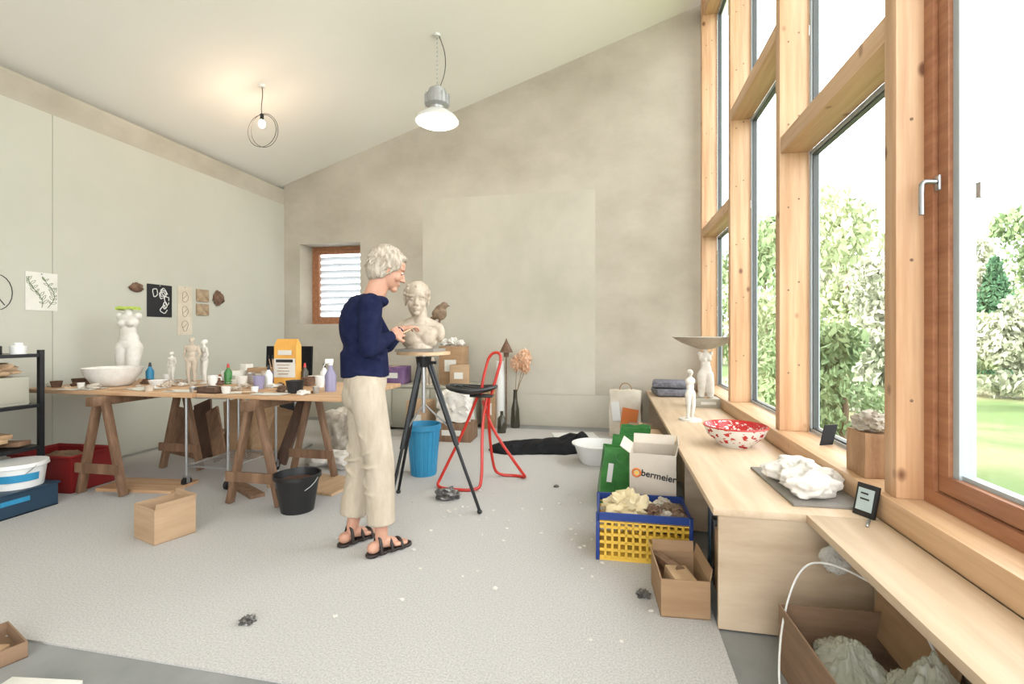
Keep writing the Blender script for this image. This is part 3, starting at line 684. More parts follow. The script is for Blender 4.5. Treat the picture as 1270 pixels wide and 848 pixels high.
def figure(name,label,h,loc,rz=0,arms=True,m='gyps',kind=0,cat='figurine',base=.0):
    g=MB(); s=h
    if kind==0:
        for q in (-1,1):
            g.chain([Vector((0,q*.055,.50))*s,Vector((.02,q*.06,.27))*s,Vector((-.01,q*.05,.03))*s],[.062*s,.045*s,.028*s]); g.ell(Vector((.02,q*.055,.02))*s,(.05*s,.026*s,.022*s))
            if arms: g.chain([Vector((0,q*.115,.80))*s,Vector((-.02,q*.145,.65))*s,Vector((.04,q*.11,.53))*s],[.032*s,.027*s,.02*s])
        g.ell(Vector((0,0,.53))*s,(.075*s,.105*s,.08*s)); g.ell(Vector((0,0,.64))*s,(.058*s,.082*s,.1*s)); g.ell(Vector((0,0,.76))*s,(.068*s,.112*s,.085*s))
        g.cap(Vector((0,0,.82))*s,Vector((0.01,0,.88))*s,.03*s,.03*s); g.ell(Vector((.015,0,.935))*s,(.052*s,.045*s,.062*s)); g.ell(Vector((.064,0,.925))*s,(.014*s,.01*s,.014*s)); g.ell(Vector((-.02,0,.95))*s,(.05*s,.05*s,.052*s))
        g.cyl((0,0,0),(0,0,.02*s),.1*s,.1*s)
    else:
        for q in (-1,1):
            dx=.02*q
            g.chain([Vector((0,q*.075,.46))*s,Vector((.03+dx,q*.078,.25))*s,Vector((.02+dx*2,q*.075,.0))*s],[.100*s,.082*s,.068*s])
            g.ell(Vector((.070,q*.058,.79))*s,(.042*s,.048*s,.046*s)); g.ell(Vector((-.055,q*.055,.47))*s,(.07*s,.072*s,.08*s)); g.ell(Vector((0,q*.115,.895))*s,(.052*s,.05*s,.052*s))
        g.ell(Vector((0,0,.50))*s,(.095*s,.150*s,.11*s)); g.ell(Vector((.005,.01,.58))*s,(.082*s,.118*s,.12*s)); g.ell(Vector((.01,0,.68))*s,(.072*s,.100*s,.14*s)); g.ell(Vector((0,0,.82))*s,(.082*s,.132*s,.12*s)); g.cyl(Vector((0,0,.9))*s,Vector((0,0,1))*s,.052*s,.048*s)
        for v in g.b.verts:
            if v.co.z<0: v.co.z=0
    return S(g,name,label,cat,m,loc,rz,remesh=max(.0035,s*.012),smooth=3)
q=AY(541,478,5.62); figure('clay_figurine','pale standing figurine on the low cabinet beneath the turntable',.42,(q.x-.1,5.64,.555),-PI/2,m='clay')
q=G(639,530); v=T('tall_vase','slim dark bottle vase holding dried peach coloured flowers','vase',q)
MB().lathe([(0,0),(.055,0),(.06,.05),(.05,.24),(.028,.34),(.022,.46),(.026,.48),(.018,.48),(.018,.34),(0,.3)],32).build('vase_body','darkglass',v)
for k,(dx,dz,r) in enumerate(((.02,.80,.09),(.12,.87,.10),(.13,.74,.06))):
    fl=T('dried_flower',['large dried peach flower plume leaning left in the vase','dried peach flower plume rising highest from the vase','small dried peach flower plume leaning right in the vase'][k],'flower',q+Vector((0,0,.36)),0,'dried flowers in the bottle vase')
    MB().tube([(0,0,0),(dx*.3,0,.15),(dx,0,dz-.36)],.004,6,sm=1).build('stem','stem',fl)
    g=MB(); g.leaves((dx,0,dz-.34),(r*.95,r*.8,r*1.15),520,.018,k); g.ell((dx,0,dz-.35),(r*.6,r*.5,r*.8)); g.build('flower_head','orange',fl)
q=G(627,534)
S(MB().lathe([(0,0),(.05,0),(.055,.04),(.05,.17),(.02,.21),(.02,.26),(0,.26)],28),'dark_bottle','squat dark bottle on the floor beside the tall vase','bottle','darkglass',q+Vector((-.02,-.12,0)))
S(MB().cyl((0,0,0),(0,0,.84),.06,.055,28),'white_column','slim pale upright column against the back wall','column','white',AY(620,450,6.05).xy.to_3d())
o=T('rusty_ornament','rusty cone topped garden stake beside the pale column','ornament',AY(626,450,5.92).xy.to_3d()+Vector((.02,0,0)))
MB().cyl((0,0,0),(0,0,.95),.008).build('rod','rust',o); MB().lathe([(0,1.14),(.015,1.10),(.075,.98),(.085,.96),(.02,.965),(0,.965)],24).build('cone_roof','rust',o); MB().lathe([(0,.90),(.03,.90),(.035,.96),(0,.96)],20).build('cage','rust',o)
def crumb(label,x,y,r,m,seed,name='plaster_scrap',g_=None,z=0):
    return S(MB().blob((0,0,r*.35),(r,r*.8,r*.5),.8,3,seed,3,flat=-r*.35),name,label,'scrap',m,G(x,y)+Vector((0,0,z)),group=g_)
M['foil']=mat('dark_foil',(.06,.06,.06),(.25,.24,.23),(40,40,40),.35,metal=.6)
crumb('crumpled dark foil heap on the carpet between tripod feet',556,618,.08,'foil',1,'crumpled_foil')
crumb('crumpled dark scrap alone in the middle foreground carpet',307,772,.03,'foil',2,'crumpled_foil')
crumb('crumpled dark scrap on the carpet left of the bench corner',798,739,.03,'foil',3,'crumpled_foil')
crumb('small dark scrap on the carpet before the basin',690,604,.02,'foil',4,'crumpled_foil')
rr=random.Random(21)
for k in range(64):
    x=rr.gauss(590,50); y=rr.gauss(632,18)
    if k>24: x=rr.gauss(735,30); y=rr.gauss(675,26)
    if k>44: x=rr.uniform(380,860); y=rr.uniform(610,800)
    crumb('tiny white plaster crumb scattered on the grey carpet',x,y,rr.uniform(.005,.011),'gyps',k,'plaster_crumb','plaster crumbs on the carpet')
# ------------------------------------------------------------------ shelf at far left
sh=T('shelf_rack','black metal shelf rack at the left wall beside the work table','shelf',(0,0,0))
for (x,y) in ((-4.65,1.62),(-4.05,1.62),(-4.65,2.73),(-4.05,2.73)): MB().box((x,y,.54),(.03,.03,1.08)).build('post','blackm',sh)
for z in (1.04,.68,.38): MB().bb(-4.66,-4.04,1.61,2.74,z-.012,z+.012).build('shelf_board','blackm',sh)
bx=T('drawer_box','beige metal drawer box on the middle board of the black rack','box',(-4.34,2.2,.692))
MB().box((0,0,.10),(.54,.95,.20),bev=.006).build('case','beige',bx); d_=MB().box((.272,0,.10),(.006,.9,.16),bev=.003).build('drawer_front','beige',bx); MB().box((.28,0,.12),(.012,.14,.02)).build('handle','steel',d_)
for k,(y,w_,hh,m,lb) in enumerate(((2.64,.06,.08,'white','small white pot on top of the black rack, next to the corner post'),(2.56,.05,.05,'rust','brown tin on top of the black rack'),(2.60,.04,.15,'red','thin red topped bottle on the black rack'),(2.66,.045,.11,'darkglass','dark squat bottle on top of the black rack'))):
    S(MB().lathe([(0,0),(w_*.7,0),(w_*.75,hh*.7),(w_*.4,hh*.8),(w_*.4,hh),(0,hh)],20),'storage_jar',lb,'jar',m,(-4.12-.11*k,y,1.052))
S(MB().box((0,0,.03),(.30,.22,.06),bev=.004),'flat_case','black flat case lying on top of the black rack','case','black',(-4.25,2.42,1.052),.1)
S(MB().blob((0,0,.04),(.12,.10,.05),.5,2.5,3,3),'brown_rag','brown rag on the beige drawer box','cloth','card2',(-4.2,2.55,.905))
for k in range(9):
    rr=random.Random(k)
    S(MB().box((0,0,.02),(.28,.10,.03),(0,R(rr.uniform(-3,3)),0),bev=.002),'wood_offcut','short pale wood offcut piled on the lowest rack board','wood block',('lightwood','card','trestle')[k%3],(-4.22,2.10+.065*k,.394+.022*(k%4)),R(rr.uniform(-15,15)),group='wood offcuts on the rack')
bx=T('storage_box','dark blue plastic storage box on the floor at far left','box',(-4.0,2.43,0))
MB().obox(.36,.50,.15,.008).build('box_body','navyplastic',bx); MB().box((0,0,.156),(.38,.52,.012),bev=.003).build('lid','navyplastic',bx); MB().box((.182,0,.10),(.006,.16,.03)).build('clip','blue',bx)
b=bucket('white_tub','white plastic tub with blue label on the dark blue storage box','white',(-3.96,2.54,.162),.125,.145,.16,True)
MB().lathe([(0,.165),(.152,.165),(.156,.14),(.150,.14)],40).build('lid','white',b)
g=MB()
ring=[]
for i in range(15):
    a=R(-100)+R(110)*i/14; ring.append(a)
vs=[[g.b.verts.new(((.1375+.002+.001*j*6)*math.cos(a),(.1375+.002+.006*j)*math.sin(a),.05+.05*j)) for a in ring] for j in (0,1)]
for i in range(14): g.b.faces.new((vs[0][i],vs[0][i+1],vs[1][i+1],vs[1][i]))
g.build('blue_label','blue',b)
rt=T('red_tub','dark red plastic tub under the left end of the table','tub',(-4.24,3.02,0),R(3))
MB().obox(.54,.34,.27,.008).build('tub_body','redplastic',rt); MB().tube([(-.28,-.18,.27),(.28,-.18,.27),(.28,.18,.27),(-.28,.18,.27)],.012,8,True).build('rim','redplastic',rt)
S(MB().blob((0,0,.10),(.20,.12,.11),.3,2.2,6,4),'dark_cloth','dark cloth bundle filling the red tub','cloth','carddark',(-4.24,3.02,.06))
S(MB().box((0,0,.27),(.20,.02,.54),(R(-18),R(-22),0)),'wooden_plank','dark plank leaning under the left table board','plank','darkwood',(-3.75,3.85,0.03))
S(MB().box((0,0,.25),(.14,.02,.50),(R(-18),R(-30),0)),'wooden_plank','narrow reddish plank leaning beside the dark plank','plank','trestle',(-3.55,3.78,0.03))
S(MB().box((0,0,.22),(.34,.02,.44),(R(-15),R(8),0)),'leaning_board','brown board leaning behind the left trestle','board','trestle',(-4.05,3.95,0.02))
S(MB().box((0,0,.26),(.40,.014,.52),(R(-12),R(-8),0)),'plywood_offcut','pale plywood sheet leaning behind the wire cart','board','lightwood',(-3.25,3.97,0.03))
S(MB().box((0,0,.24),(.26,.012,.46),(R(-14),R(12),0)),'plywood_offcut','small darker sheet leaning behind the wire cart','board','card',(-2.98,3.92,0.03))
S(MB().box((0,0,.30),(.10,.03,.60),(R(-10),R(16),0)),'wooden_plank','thick dark plank leaning right of the wire cart','plank','darkwood',(-2.80,3.83,0.03))
S(MB().box((0,0,.28),(.22,.02,.56),(R(-12),R(-14),0)),'wooden_plank','wide brown plank leaning between trestles','plank','card',(-3.42,3.86,0.03))
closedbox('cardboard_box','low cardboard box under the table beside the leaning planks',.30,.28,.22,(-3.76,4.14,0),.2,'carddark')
S(MB().box((0,0,.012),(.62,.28,.022)),'floor_board','flat brown board lying under the left trestle','board','tabletop',(-3.55,3.12,0),R(6))
S(MB().box((0,0,.01),(.62,.40,.018)),'floor_board','flat board with plaster scraps under the right trestle','board','lightwood',(-2.3,3.45,0),R(-8))
S(MB().box((0,0,.012),(.50,.10,.024)),'floor_board','narrow board lying across the floor right of the cart','board','trestle',(-2.75,3.2,0),R(-30))
rr=random.Random(77)
g=MB()
for k in range(6): g.blob((rr.uniform(-.2,.2),rr.uniform(-.12,.12),.05),(.13,.1,.07),.4,2.0,k+30,3,flat=-.05)
S(g,'rag_heap','heap of white rags on the floor under the right table','cloth','muslin',(-2.45,3.95,0),remesh=.01,smooth=3)
q=AY(428,500,4.6); S(MB().blob((0,0,.20),(.15,.16,.20),.2,2,8,4,flat=-.20,cubic=.8),'plaster_block','grey plaster block behind the person, beneath the table end','block','stone',q.xy.to_3d())
closedbox('storage_crate','beige crate behind the person at floor level',.5,.4,.42,AY(440,500,5.2).xy.to_3d(),.1,'beige')
# ------------------------------------------------------------------ on the tables
def onT(x,y):
    p=G(x,y,TZ)
    if p.y>3.74: p.x*=3.74/p.y; p.y=3.74
    p.x=max(p.x,-4.44); p.y=max(p.y,3.0)
    return p
q=onT(140,478)
bs=T('plaster_basin','white round basin at the left table in front of the torso','basin',q)
MB().lathe([(0,0),(.11,0),(.13,.01),(.185,.09),(.205,.15),(.198,.152),(.175,.09),(.12,.02),(0,.02)],40,wob=.006).build('basin_body','gyps',bs); MB().lathe([(0,.10),(.17,.10)],32).build('plaster_fill','gyps',bs)
qt=W(160,470,4.42); qt.z=TZ
figure('torso_sculpture','large headless white torso standing behind the white basin with lime cloth',.66,qt,-PI/2+.3,kind=1,cat='sculpture')
g=MB(); g.sheet(.17,.09,16,8,lambda u,v:.004*math.sin(u*9)-.05*max(0,abs(u-.5)-.3))
S(g,'lime_cloth','lime green cloth strip laid over the neck of the large torso','cloth','lime',qt+Vector((-.01,0,.665)),R(10),solid=.022)
figure('small_figurine','small white figurine left of the standing couple figures',.27,onT(213,474),-PI/2)
figure('couple_figurine','taller pale figure of the couple on the table, left half',.40,onT(238,477),-PI/2+.4,m='clay'); figure('couple_figurine','shorter white figure of the couple on the table, right half',.38,onT(250,476)+Vector((.0,.03,0)),-PI/2-.5,m='gyps')
yb=T('plaster_bag','standing orange and white paper bag on the right table board','bag',onT(357,476),R(6))
g=MB(); g.prism([(-.095,0),(.095,0),(.098,.33),(.09,.385),(-.09,.385),(-.098,.33)],-.05,.05)
for v in g.b.verts:
    if v.co.z>.34: v.co.y*=.15
    elif v.co.z>.3: v.co.y*=.85
g.build('bag_body','yellowbag',yb); MB().box((0,-.0495,.14),(.188,.004,.16)).build('white_field','paper',yb); MB().box((0,-.0535,.20),(.15,.003,.025)).build('dark_print','ink',yb)
for k in range(4): MB().box((-.01,-.0535,.165-k*.025),(.11-.02*(k%2),.003,.006)).build('print_line','card',yb)
MB().box((0,-.046,.27),(.12,.006,.04),(R(-4),0,0)).build('white_band','paper',yb)
sb=T('spray_bottle','clear lilac spray bottle near the person on the table edge','bottle',onT(410,485),R(30))
MB().lathe([(0,0),(.04,0),(.042,.12),(.018,.17),(.014,.20),(0,.20)],28).build('bottle_body','lilac',sb)
g=MB(); g.box((-.01,0,.225),(.06,.025,.035),bev=.006); g.cyl((0,0,.195),(0,0,.215),.017); g.tube([(-.035,0,.215),(-.05,0,.185),(-.045,0,.165)],.004,6); g.build('spray_head','white',sb)
def cup(label,loc,r=.04,h=.08,m='white',cat='cup',name='cup',handle=False,group=None):
    o=T(name,label,cat,loc,random.uniform(0,6),group)
    MB().lathe([(0,0),(r*.75,0),(r,h),(r-.004,h),(r*.72,.006),(0,.006)],28).build('cup_body',m,o)
    if handle: MB().tube([(r*.85,0,h*.8),(r*1.5,0,h*.75),(r*1.5,0,h*.35),(r*.8,0,h*.25)],.005,8,sm=1).build('handle',m,o)
    return o
cup('black rubber plaster bowl on the right table edge',onT(366,487),.065,.09,'black','bowl','plaster_bowl')
cup('white mug left of the black chair, on the table',onT(264,478),.04,.085,handle=True)
cup('pale cup beside the wooden tray on the table',onT(300,480),.042,.09,'gyps')
cup('brown pot right of the orange and white bag',onT(383,478),.055,.07,'rust','pot','clay_pot')
cup('purple labelled tin at the middle of the right table',onT(321,482),.045,.10,'lilac','tin','paint_tin')
cup('grey steel tin behind the purple tin',onT(310,477),.04,.10,'steel','tin','paint_tin')
cup('low white bowl near the small figurine',onT(196,477),.07,.04,'white','bowl','small_bowl')
cup('brown stained cup at the left table end',onT(70,480),.04,.05,'rust','cup','small_cup')
cup('white yoghurt pot behind the spray bottle',onT(397,480),.04,.09,'white','pot','plastic_pot')
cup('blue plastic pot left of the white basin',onT(108,474),.04,.08,'blue','pot','plastic_pot')
cup('low dark bowl beside the left end papers',onT(86,476),.06,.05,'darkwood','bowl','small_bowl')
cup('terracotta coloured cup behind the paper before the couple figures',onT(275,474),.035,.07,'larch','cup','small_cup')
closedbox('white_box','white box with torn label left of the orange and white bag',.16,.12,.11,onT(291,475),.2,'paper')
closedbox('white_box','flat white box right of the orange and white bag on table',.14,.12,.07,onT(396,474),-.2,'paper')
closedbox('cardboard_box','brown small box at the back of the right table',.20,.12,.13,onT(325,474),.1,'card')
closedbox('white_box','tall slim white box beside the black chair back',.08,.07,.16,onT(306,473),-.3,'paper')
o=T('wooden_tray','small dark wooden tray on the front edge between the tables','tray',onT(262,487),R(-5)); MB().obox(.17,.09,.045,.008).build('tray_body','darkwood',o); MB().box((0,0,.03),(.14,.06,.015)).build('tray_contents','clay',o)
for k,(x,y,m,lb) in enumerate(((333,480,'white','white squeeze bottle left of the orange and white bag'),(378,475,'darkglass','dark glass bottle behind the brown pot'),(402,476,'white','white squeeze bottle behind the spray bottle'),(283,476,'green','green glue bottle behind the white box'),(186,474,'blue','blue capped bottle right of the large torso'))):
    o=T('squeeze_bottle',lb,'bottle',onT(x,y)); MB().lathe([(0,0),(.03,0),(.032,.10),(.014,.13),(.012,.14),(0,.14)],24).build('bottle_body',m,o); MB().cyl((0,0,.14),(0,0,.175),.013,.008,16).build('bottle_cap','red' if k%2 else 'black',o)
o=T('brush_jar','glass jar at the table back holding the brushes','jar',onT(340,474)); MB().lathe([(0,0),(.04,0),(.042,.10),(.038,.10),(.036,.006),(0,.006)],24).build('jar_body','lilac',o)
for k in range(5):
    a=k*1.3; q=onT(340,474)+Vector((0,0,.01)); b_=T('paint_brush','slim paint brush standing in the jar at table back','brush',q,0,'brushes in the jar')
    MB().cyl((0,0,0),(.04*math.cos(a),.04*math.sin(a),.20),.004,.003,8).build('handle','lightwood',b_); MB().cyl((.04*math.cos(a),.04*math.sin(a),.20),(.045*math.cos(a),.045*math.sin(a),.235),.006,.003,8).build('bristles','ink',b_)
for k,(x,y,w_,d_,rz,lb) in enumerate(((95,483,.30,.18,.2,'sheet of paper at the left table end'),(180,482,.26,.2,-.3,'sheet of paper right of the white basin'),(228,485,.24,.15,.1,'sheet of paper before the couple figures'),(335,489,.24,.12,.05,'sheet of paper at the front of the right table'),(300,487,.18,.12,.5,'crooked paper sheet before the white box'))):
    g=MB(); g.sheet(w_,d_,8,6,lambda u,v,k=k:.003+.006*abs(noise.noise(Vector((u*2,v*2,k)))))
    S(g,'paper_sheet','white loose '+lb,'paper','paper',onT(x,y),rz,'papers on the tables',solid=.001)
for k in range(10):
    x=(66,84,176,206,222,272,316,328,350,392)[k]; y=(486,472,486,472,489,489,488,476,473,488)[k]
    h_=(.05,.09,.04,.06,.04,.05,.05,.11,.08,.05)[k]
    cup('small plain pot standing among the tabletop clutter',onT(x,y),.025+.004*(k%3),h_,('gyps','white','clay','white','steel')[k%5],'pot','small_pot',group='small pots on the tables')
rr=random.Random(12)
for k,x in enumerate((62,78,90,112,188,205,219,270,282,330,345,389,402,172,80,68,84,98,100,182,226,293,314,352,376,240,258,308,338,360,73,94,192,210,232,266,288,302,322,348)):
    y=rr.uniform(473,487) if x<260 else rr.uniform(475,490)
    r=rr.uniform(.016,.040)
    S(MB().blob((0,0,r*.5),(r*1.3,r,r*.6),.6,2.8,k+50,3,flat=-r*.5),'clay_lump','small lump of clay or plaster among the tabletop clutter','lump',('gyps','clay','stone','rust')[k%4],onT(x,y),group='clay lumps on the tables')
for k,(x,y,rz,lb) in enumerate(((120,487,.3,'left of the basin front'),(200,487,-.4,'before the small figurine'),(345,484,.8,'left of the black rubber bowl'),(310,489,.1,'at the front edge of the right table'),(78,484,1.1,'on the left end papers'),(240,489,.5,'left of the wooden tray'))):
    o=T('modelling_knife','slim modelling tool with wooden handle lying '+lb,'tool',onT(x,y)+Vector((0,0,.004)),rz,'tools on the tables'); MB().cap((-.07,0,.008),(.03,0,.008),.006,.005).build('handle','lightwood',o); MB().cap((.03,0,.008),(.09,0,.006),.003,.002).build('blade','steel',o)
# ------------------------------------------------------------------ things on the left wall
XF=XL+.008
def onwall(name,label,x0,y0,x1,y1,m,cat,tk=.003,blob=False,ink=None,style='leaf',seed=0):
    a=AX(x0,y0,XF); b=AX(x1,y1,XF)
    yc=(a.y+b.y)/2; zc_=AX((x0+x1)/2,(y0+y1)/2,XF).z; wy=abs(b.y-a.y)
    t_=((x0+x1)/2-635)/600; d=XF/(-sn+t_*cs); hz=(y1-y0)*d/600
    if blob: return S(MB().blob((0,0,0),(.02,wy/2*.85,hz/2*.85),.35,2.5,int(x0),3,flat=None),name,label,cat,m,(XF+.012,yc,zc_))
    o=S(MB().box((0,0,0),(tk,wy,hz)),name,label,cat,m,(XF+tk/2,yc,zc_))
    MB().cyl((tk/2,0,hz/2-.012),(tk/2+.008,0,hz/2-.012),.006,.006,10).build('pin','steel',o)
    if ink:
        rr=random.Random(seed); g=MB(); X=tk/2+.001
        if style=='leaf':
            for st_ in range(2):
                bx=rr.uniform(-.2,.2)*wy; pts=[Vector((X,bx+wy*.22*math.sin(i*.5+st_),-hz*.42+hz*.8*i/8)) for i in range(9)]
                g.tube(pts,.0022,5,sm=1)
                for i in range(1,8):
                    for sg in (-1,1):
                        an=rr.uniform(.3,1.1); L=wy*rr.uniform(.12,.24); dy=sg*math.cos(an); dz=math.sin(an); p=pts[i]
                        q=[p+Vector((0,dy*L*u-dz*sg*w2*L,dz*L*u+abs(dy)*w2*L)) for u,w2 in ((0,0),(.35,.16),(.7,.14),(1,0),(.7,-.14),(.35,-.16))]
                        q=[Vector((X,max(-wy*.46,min(wy*.46,v.y)),max(-hz*.46,min(hz*.46,v.z)))) for v in q]
                        g.tube(q,.0018,5,True)
        elif style=='scrawl':
            for st_ in range(7):
                c0=Vector((X,rr.uniform(-.28,.28)*wy,rr.uniform(-.36,.36)*hz)); pts=[]
                for i in range(9):
                    a_=i*.75+rr.uniform(-.3,.3); r_=wy*.13*rr.uniform(.5,1.2)
                    pts.append(c0+Vector((0,math.cos(a_)*r_,math.sin(a_)*r_*1.2)))
                g.tube(pts,.0045,5,sm=2)
        else:
            for st_ in range(3):
                c0=-.32+.3*st_
                pts=[Vector((X,wy*.2*math.cos(a_)*(1+.2*math.sin(3*a_+st_)),hz*(c0+.11*math.sin(a_)))) for a_ in [2*PI*i/18 for i in range(18)]]
                g.tube(pts,.0022,5,True)
                g.tube([Vector((X,-wy*.15,hz*(c0-.04))),Vector((X,0,hz*c0)),Vector((X,wy*.14,hz*(c0+.05)))],.002,5,sm=1)
        g.build('ink_drawing',ink,o)
    return o
onwall('wall_drawing','white sheet with green leaf drawing, leftmost on the wall',31,338,71,385,'paper','drawing',ink='inkgreen',seed=2)
onwall('wall_print','black print with white scribbles pinned above the figurines',182,353,213,393,'print','print',ink='inkwhite',style='scrawl',seed=5)
onwall('wall_drawing','tall narrow beige sketch right of the black print',220,355,238,415,'beigep','drawing',ink='trestle',style='faces')
onwall('wall_tile','upper small brown relief tile beside the narrow sketch',243,359,258,374,'brownp','relief',.015)
onwall('wall_tile','lower small brown relief tile beside the narrow sketch',243,377,258,391,'brownp','relief',.015)
onwall('wall_relief','dark oval relief hanging left of the black print',158,350,178,363,'rust','relief',blob=True)
onwall('wall_relief','round brown relief, rightmost on the left wall',262,360,277,380,'rust','relief',blob=True)
q=AX(-4,362,XF); g=MB(); g.tube([(0,.10*math.cos(a),.14*math.sin(a)) for a in [2*PI*k/20 for k in range(20)]],.003,6,True); g.tube([(0,.0,.14),(0,-.02,0),(0,.05,-.10)],.003,6,sm=1)
S(g,'wire_loop','thin dark wire loop hanging at the left edge of the wall','wire','blackm',(XF+.001,q.y,q.z))
# ------------------------------------------------------------------ lamps
p=Vector((-3.515,4.325,0)); zt=zc(p.x)
l=T('wire_pendant','bare bulb pendant with loose wire ring, glowing warm','ceiling lamp',(p.x,p.y,3.33))
MB().cyl((0,0,zt-3.33-.03),(0,0,zt-3.33+.0),.03).build('ceiling_rose','white',l)
MB().tube([(0,0,zt-3.33-.02),(.012,0,.32),(-.01,0,.18),(0,0,.10)],.004,6,sm=2).build('cord','blackm',l)
MB().cyl((0,0,.05),(0,0,.11),.018).build('socket','blackm',l)
MB().ell((0,0,.01),(.032,.032,.042)).build('bulb','bulb',l)
for k,(rx,ry,ox) in enumerate(((0,.2,0),(.12,.55,.03))):
    e=Euler((R(90)+rx,ry,0)).to_matrix(); g=MB(); g.tube([e@Vector((.165*math.cos(a),.165*math.sin(a),0))+Vector((ox,0,-.06)) for a in [2*PI*k/36 for k in range(36)]],.003,6,True); g.build('wire_ring','blackm',l)
p=Vector((-1.78,4.745,0)); zt=zc(p.x); zb=3.34
l=T('factory_pendant','grey industrial pendant lamp with glowing flat shade','ceiling lamp',(p.x,p.y,zb))
MB().cyl((0,0,zt-zb-.03),(0,0,zt-zb+.0),.035).build('ceiling_rose','white',l)
g=MB()
for k in range(22): g.ell((.0,0,.43+k*(zt-zb-.46)/22),(.007,.004,.016) if k%2 else (.004,.007,.016),sub=1)
g.build('chain','steel',l)
MB().tube([(.02,0,zt-zb-.02),(.09,0,.75),(.09,0,.55),(.03,0,.40)],.004,6,sm=2).build('cord','blackm',l)
g=MB(); g.lathe([(0,.42),(.03,.42),(.05,.40),(.085,.38),(.085,.33),(.12,.32),(.12,.22),(.07,.20),(.06,.16),(0,.16)],32); g.build('lamp_housing','lampgrey',l)
for k in range(16):
    a=2*PI*k/16; MB().box((.105*math.cos(a),.105*math.sin(a),.27),(.05,.006,.11),(0,0,a)).build('cooling_fin','lampgrey',l)
MB().lathe([(.06,.17),(.12,.15),(.20,.09),(.225,.05),(.22,.045),(.19,.082),(.115,.14),(.055,.16)],48).build('reflector','white',l)
MB().lathe([(0,-.005),(.10,0),(.19,.03),(.215,.05),(0,.055)],48).build('diffuser','diffuser',l)
def plight(loc,e,col,r):
    d=bpy.data.lights.new('lamp_light','POINT'); d.energy=e; d.color=col; d.shadow_soft_size=r; o=bpy.data.objects.new('lamp_light',d); C.objects.link(o); o.location=loc
plight((-3.515,4.325,3.26),9,(1,.66,.46),.05); plight((-1.78,4.745,3.2),12,(1,.93,.8),.15)
# ------------------------------------------------------------------ on the bench
BZ=.49
g=MB(); g.box((0,0,.045),(.40,.40,.08),bev=.03)
for v in g.b.verts: v.co.z+=.012*math.cos(v.co.x*6)*math.cos(v.co.y*6)
S(g,'seat_cushion','lower grey cushion of the pile at the far bench end','cushion','cushion',(.66,5.80,BZ-.004),.1,'grey cushions on the bench')
g=MB(); g.box((0,0,.045),(.38,.38,.07),bev=.03)
S(g,'seat_cushion','upper grey cushion of the pile at the far bench end','cushion','cushion',(.64,5.83,BZ+.082),-.1,'grey cushions on the bench')
fb=G(856,521,BZ)
S(MB().cyl((0,0,0),(0,0,.015),.09,.085,32),'plaster_disc','white round plaster disc under the small bench figurine','base','gyps',fb)
figure('bench_figurine','white armless standing figurine on the bench before the bowl pedestal',.40,fb+Vector((0,0,.015)),-PI/2+.5,arms=False)
cb=Vector((.88,4.99,BZ)); closedbox('small_box','low grey box under the sculpture carrying the wide dish',.28,.22,.085,cb,.1,'beige')
figure('torso_sculpture','white torso figure carrying the wide shallow dish on bench',.47,cb+Vector((0,0,.087)),-PI/2+.3,kind=1,cat='sculpture')
S(MB().lathe([(0,0),(.06,0),(.10,.015),(.22,.06),(.305,.115),(.30,.12),(.21,.072),(.09,.027),(0,.02)],48,wob=.008),'shallow_dish','wide shallow grey dish balanced on the white torso','dish','greyclay',cb+Vector((0,0,.555)))
figure('sill_figurine','slim white figurine standing on the window sill past the dish',.44,G(921,497,.586),PI/2+.6,arms=False)
b=T('patterned_bowl','white bowl with red pattern and red interior on plywood bench','bowl',G(916,556,BZ)+Vector((.0,.08,0)))
MB().lathe([(0,0),(.09,0),(.10,.012),(.165,.07),(.19,.125),(.184,.127)],56).build('bowl_body','redpat',b)
MB().lathe([(.184,.127),(.155,.07),(.09,.02),(0,.015)],56).build('bowl_interior','redin',b)
MB().tube([(.188*math.cos(a),.188*math.sin(a),.127) for a in [2*PI*k/48 for k in range(48)]],.005,8,True).build('red_rim','red',b)
S(MB().box((0,0,.006),(.28,.56,.012),bev=.002),'slate_board','thin dark board on the bench beneath the muslin bundle','board','slate',(.855,2.46,BZ),R(2))
g=MB()
for k,(x,y,a,l_,r) in enumerate(((-.02,-.16,.3,.11,.055),(.0,-.05,.1,.13,.058),(-.02,.06,-.2,.13,.056),(.01,.17,.2,.11,.050),(.02,-.10,1.2,.12,.045),(-.06,.0,1.5,.14,.045),(.055,.08,1.6,.13,.042))):
    g.blob((x,y,.045),(l_,r,r),.34,2.0,k+5,4,rot=(0,0,a))
g.blob((0,-.02,.08),(.05,.10,.035),.35,2.4,9,4)
for k in range(5): g.tube([(-.09,-.16+.075*k,.06),(-.02,-.15+.075*k,.102),(.07,-.16+.075*k,.065)],.006,6,sm=2)
for v in g.b.verts: v.co.z=max(v.co.z,0)
S(g,'muslin_bundle','soft bundle of wrapped white muslin on the dark board','cloth','muslin',(.86,2.44,BZ+.012),0,remesh=.005,smooth=3)
g=MB(); g.box((0,0,.095),(.13,.15,.19),bev=.003)
bmesh.ops.subdivide_edges(g.b,edges=list(g.b.edges),cuts=5,use_grid_fill=True)
for v in g.b.verts: v.co.x+=.010*noise.noise(Vector((v.co.y*20,v.co.x*9,v.co.z*5))); v.co.y+=.010*noise.noise(Vector((v.co.x*20,7,v.co.z*5))); v.co.z+=.006*noise.noise(v.co*22) if v.co.z>.1 else 0
S(g,'wood_block','rough square wooden block on the window sill beside the post','wood block',mat('block_wood',(.30,.16,.08),(.43,.26,.14),(22,22,3),.7,bump=.5,bscale=25),(1.105,2.38,.586),0)
S(MB().blob((0,0,.035),(.06,.075,.045),.45,2.4,6,4,flat=-.034),'river_stone','rough pale stone resting on the wooden block','stone','stone',(1.10,2.38,.777))
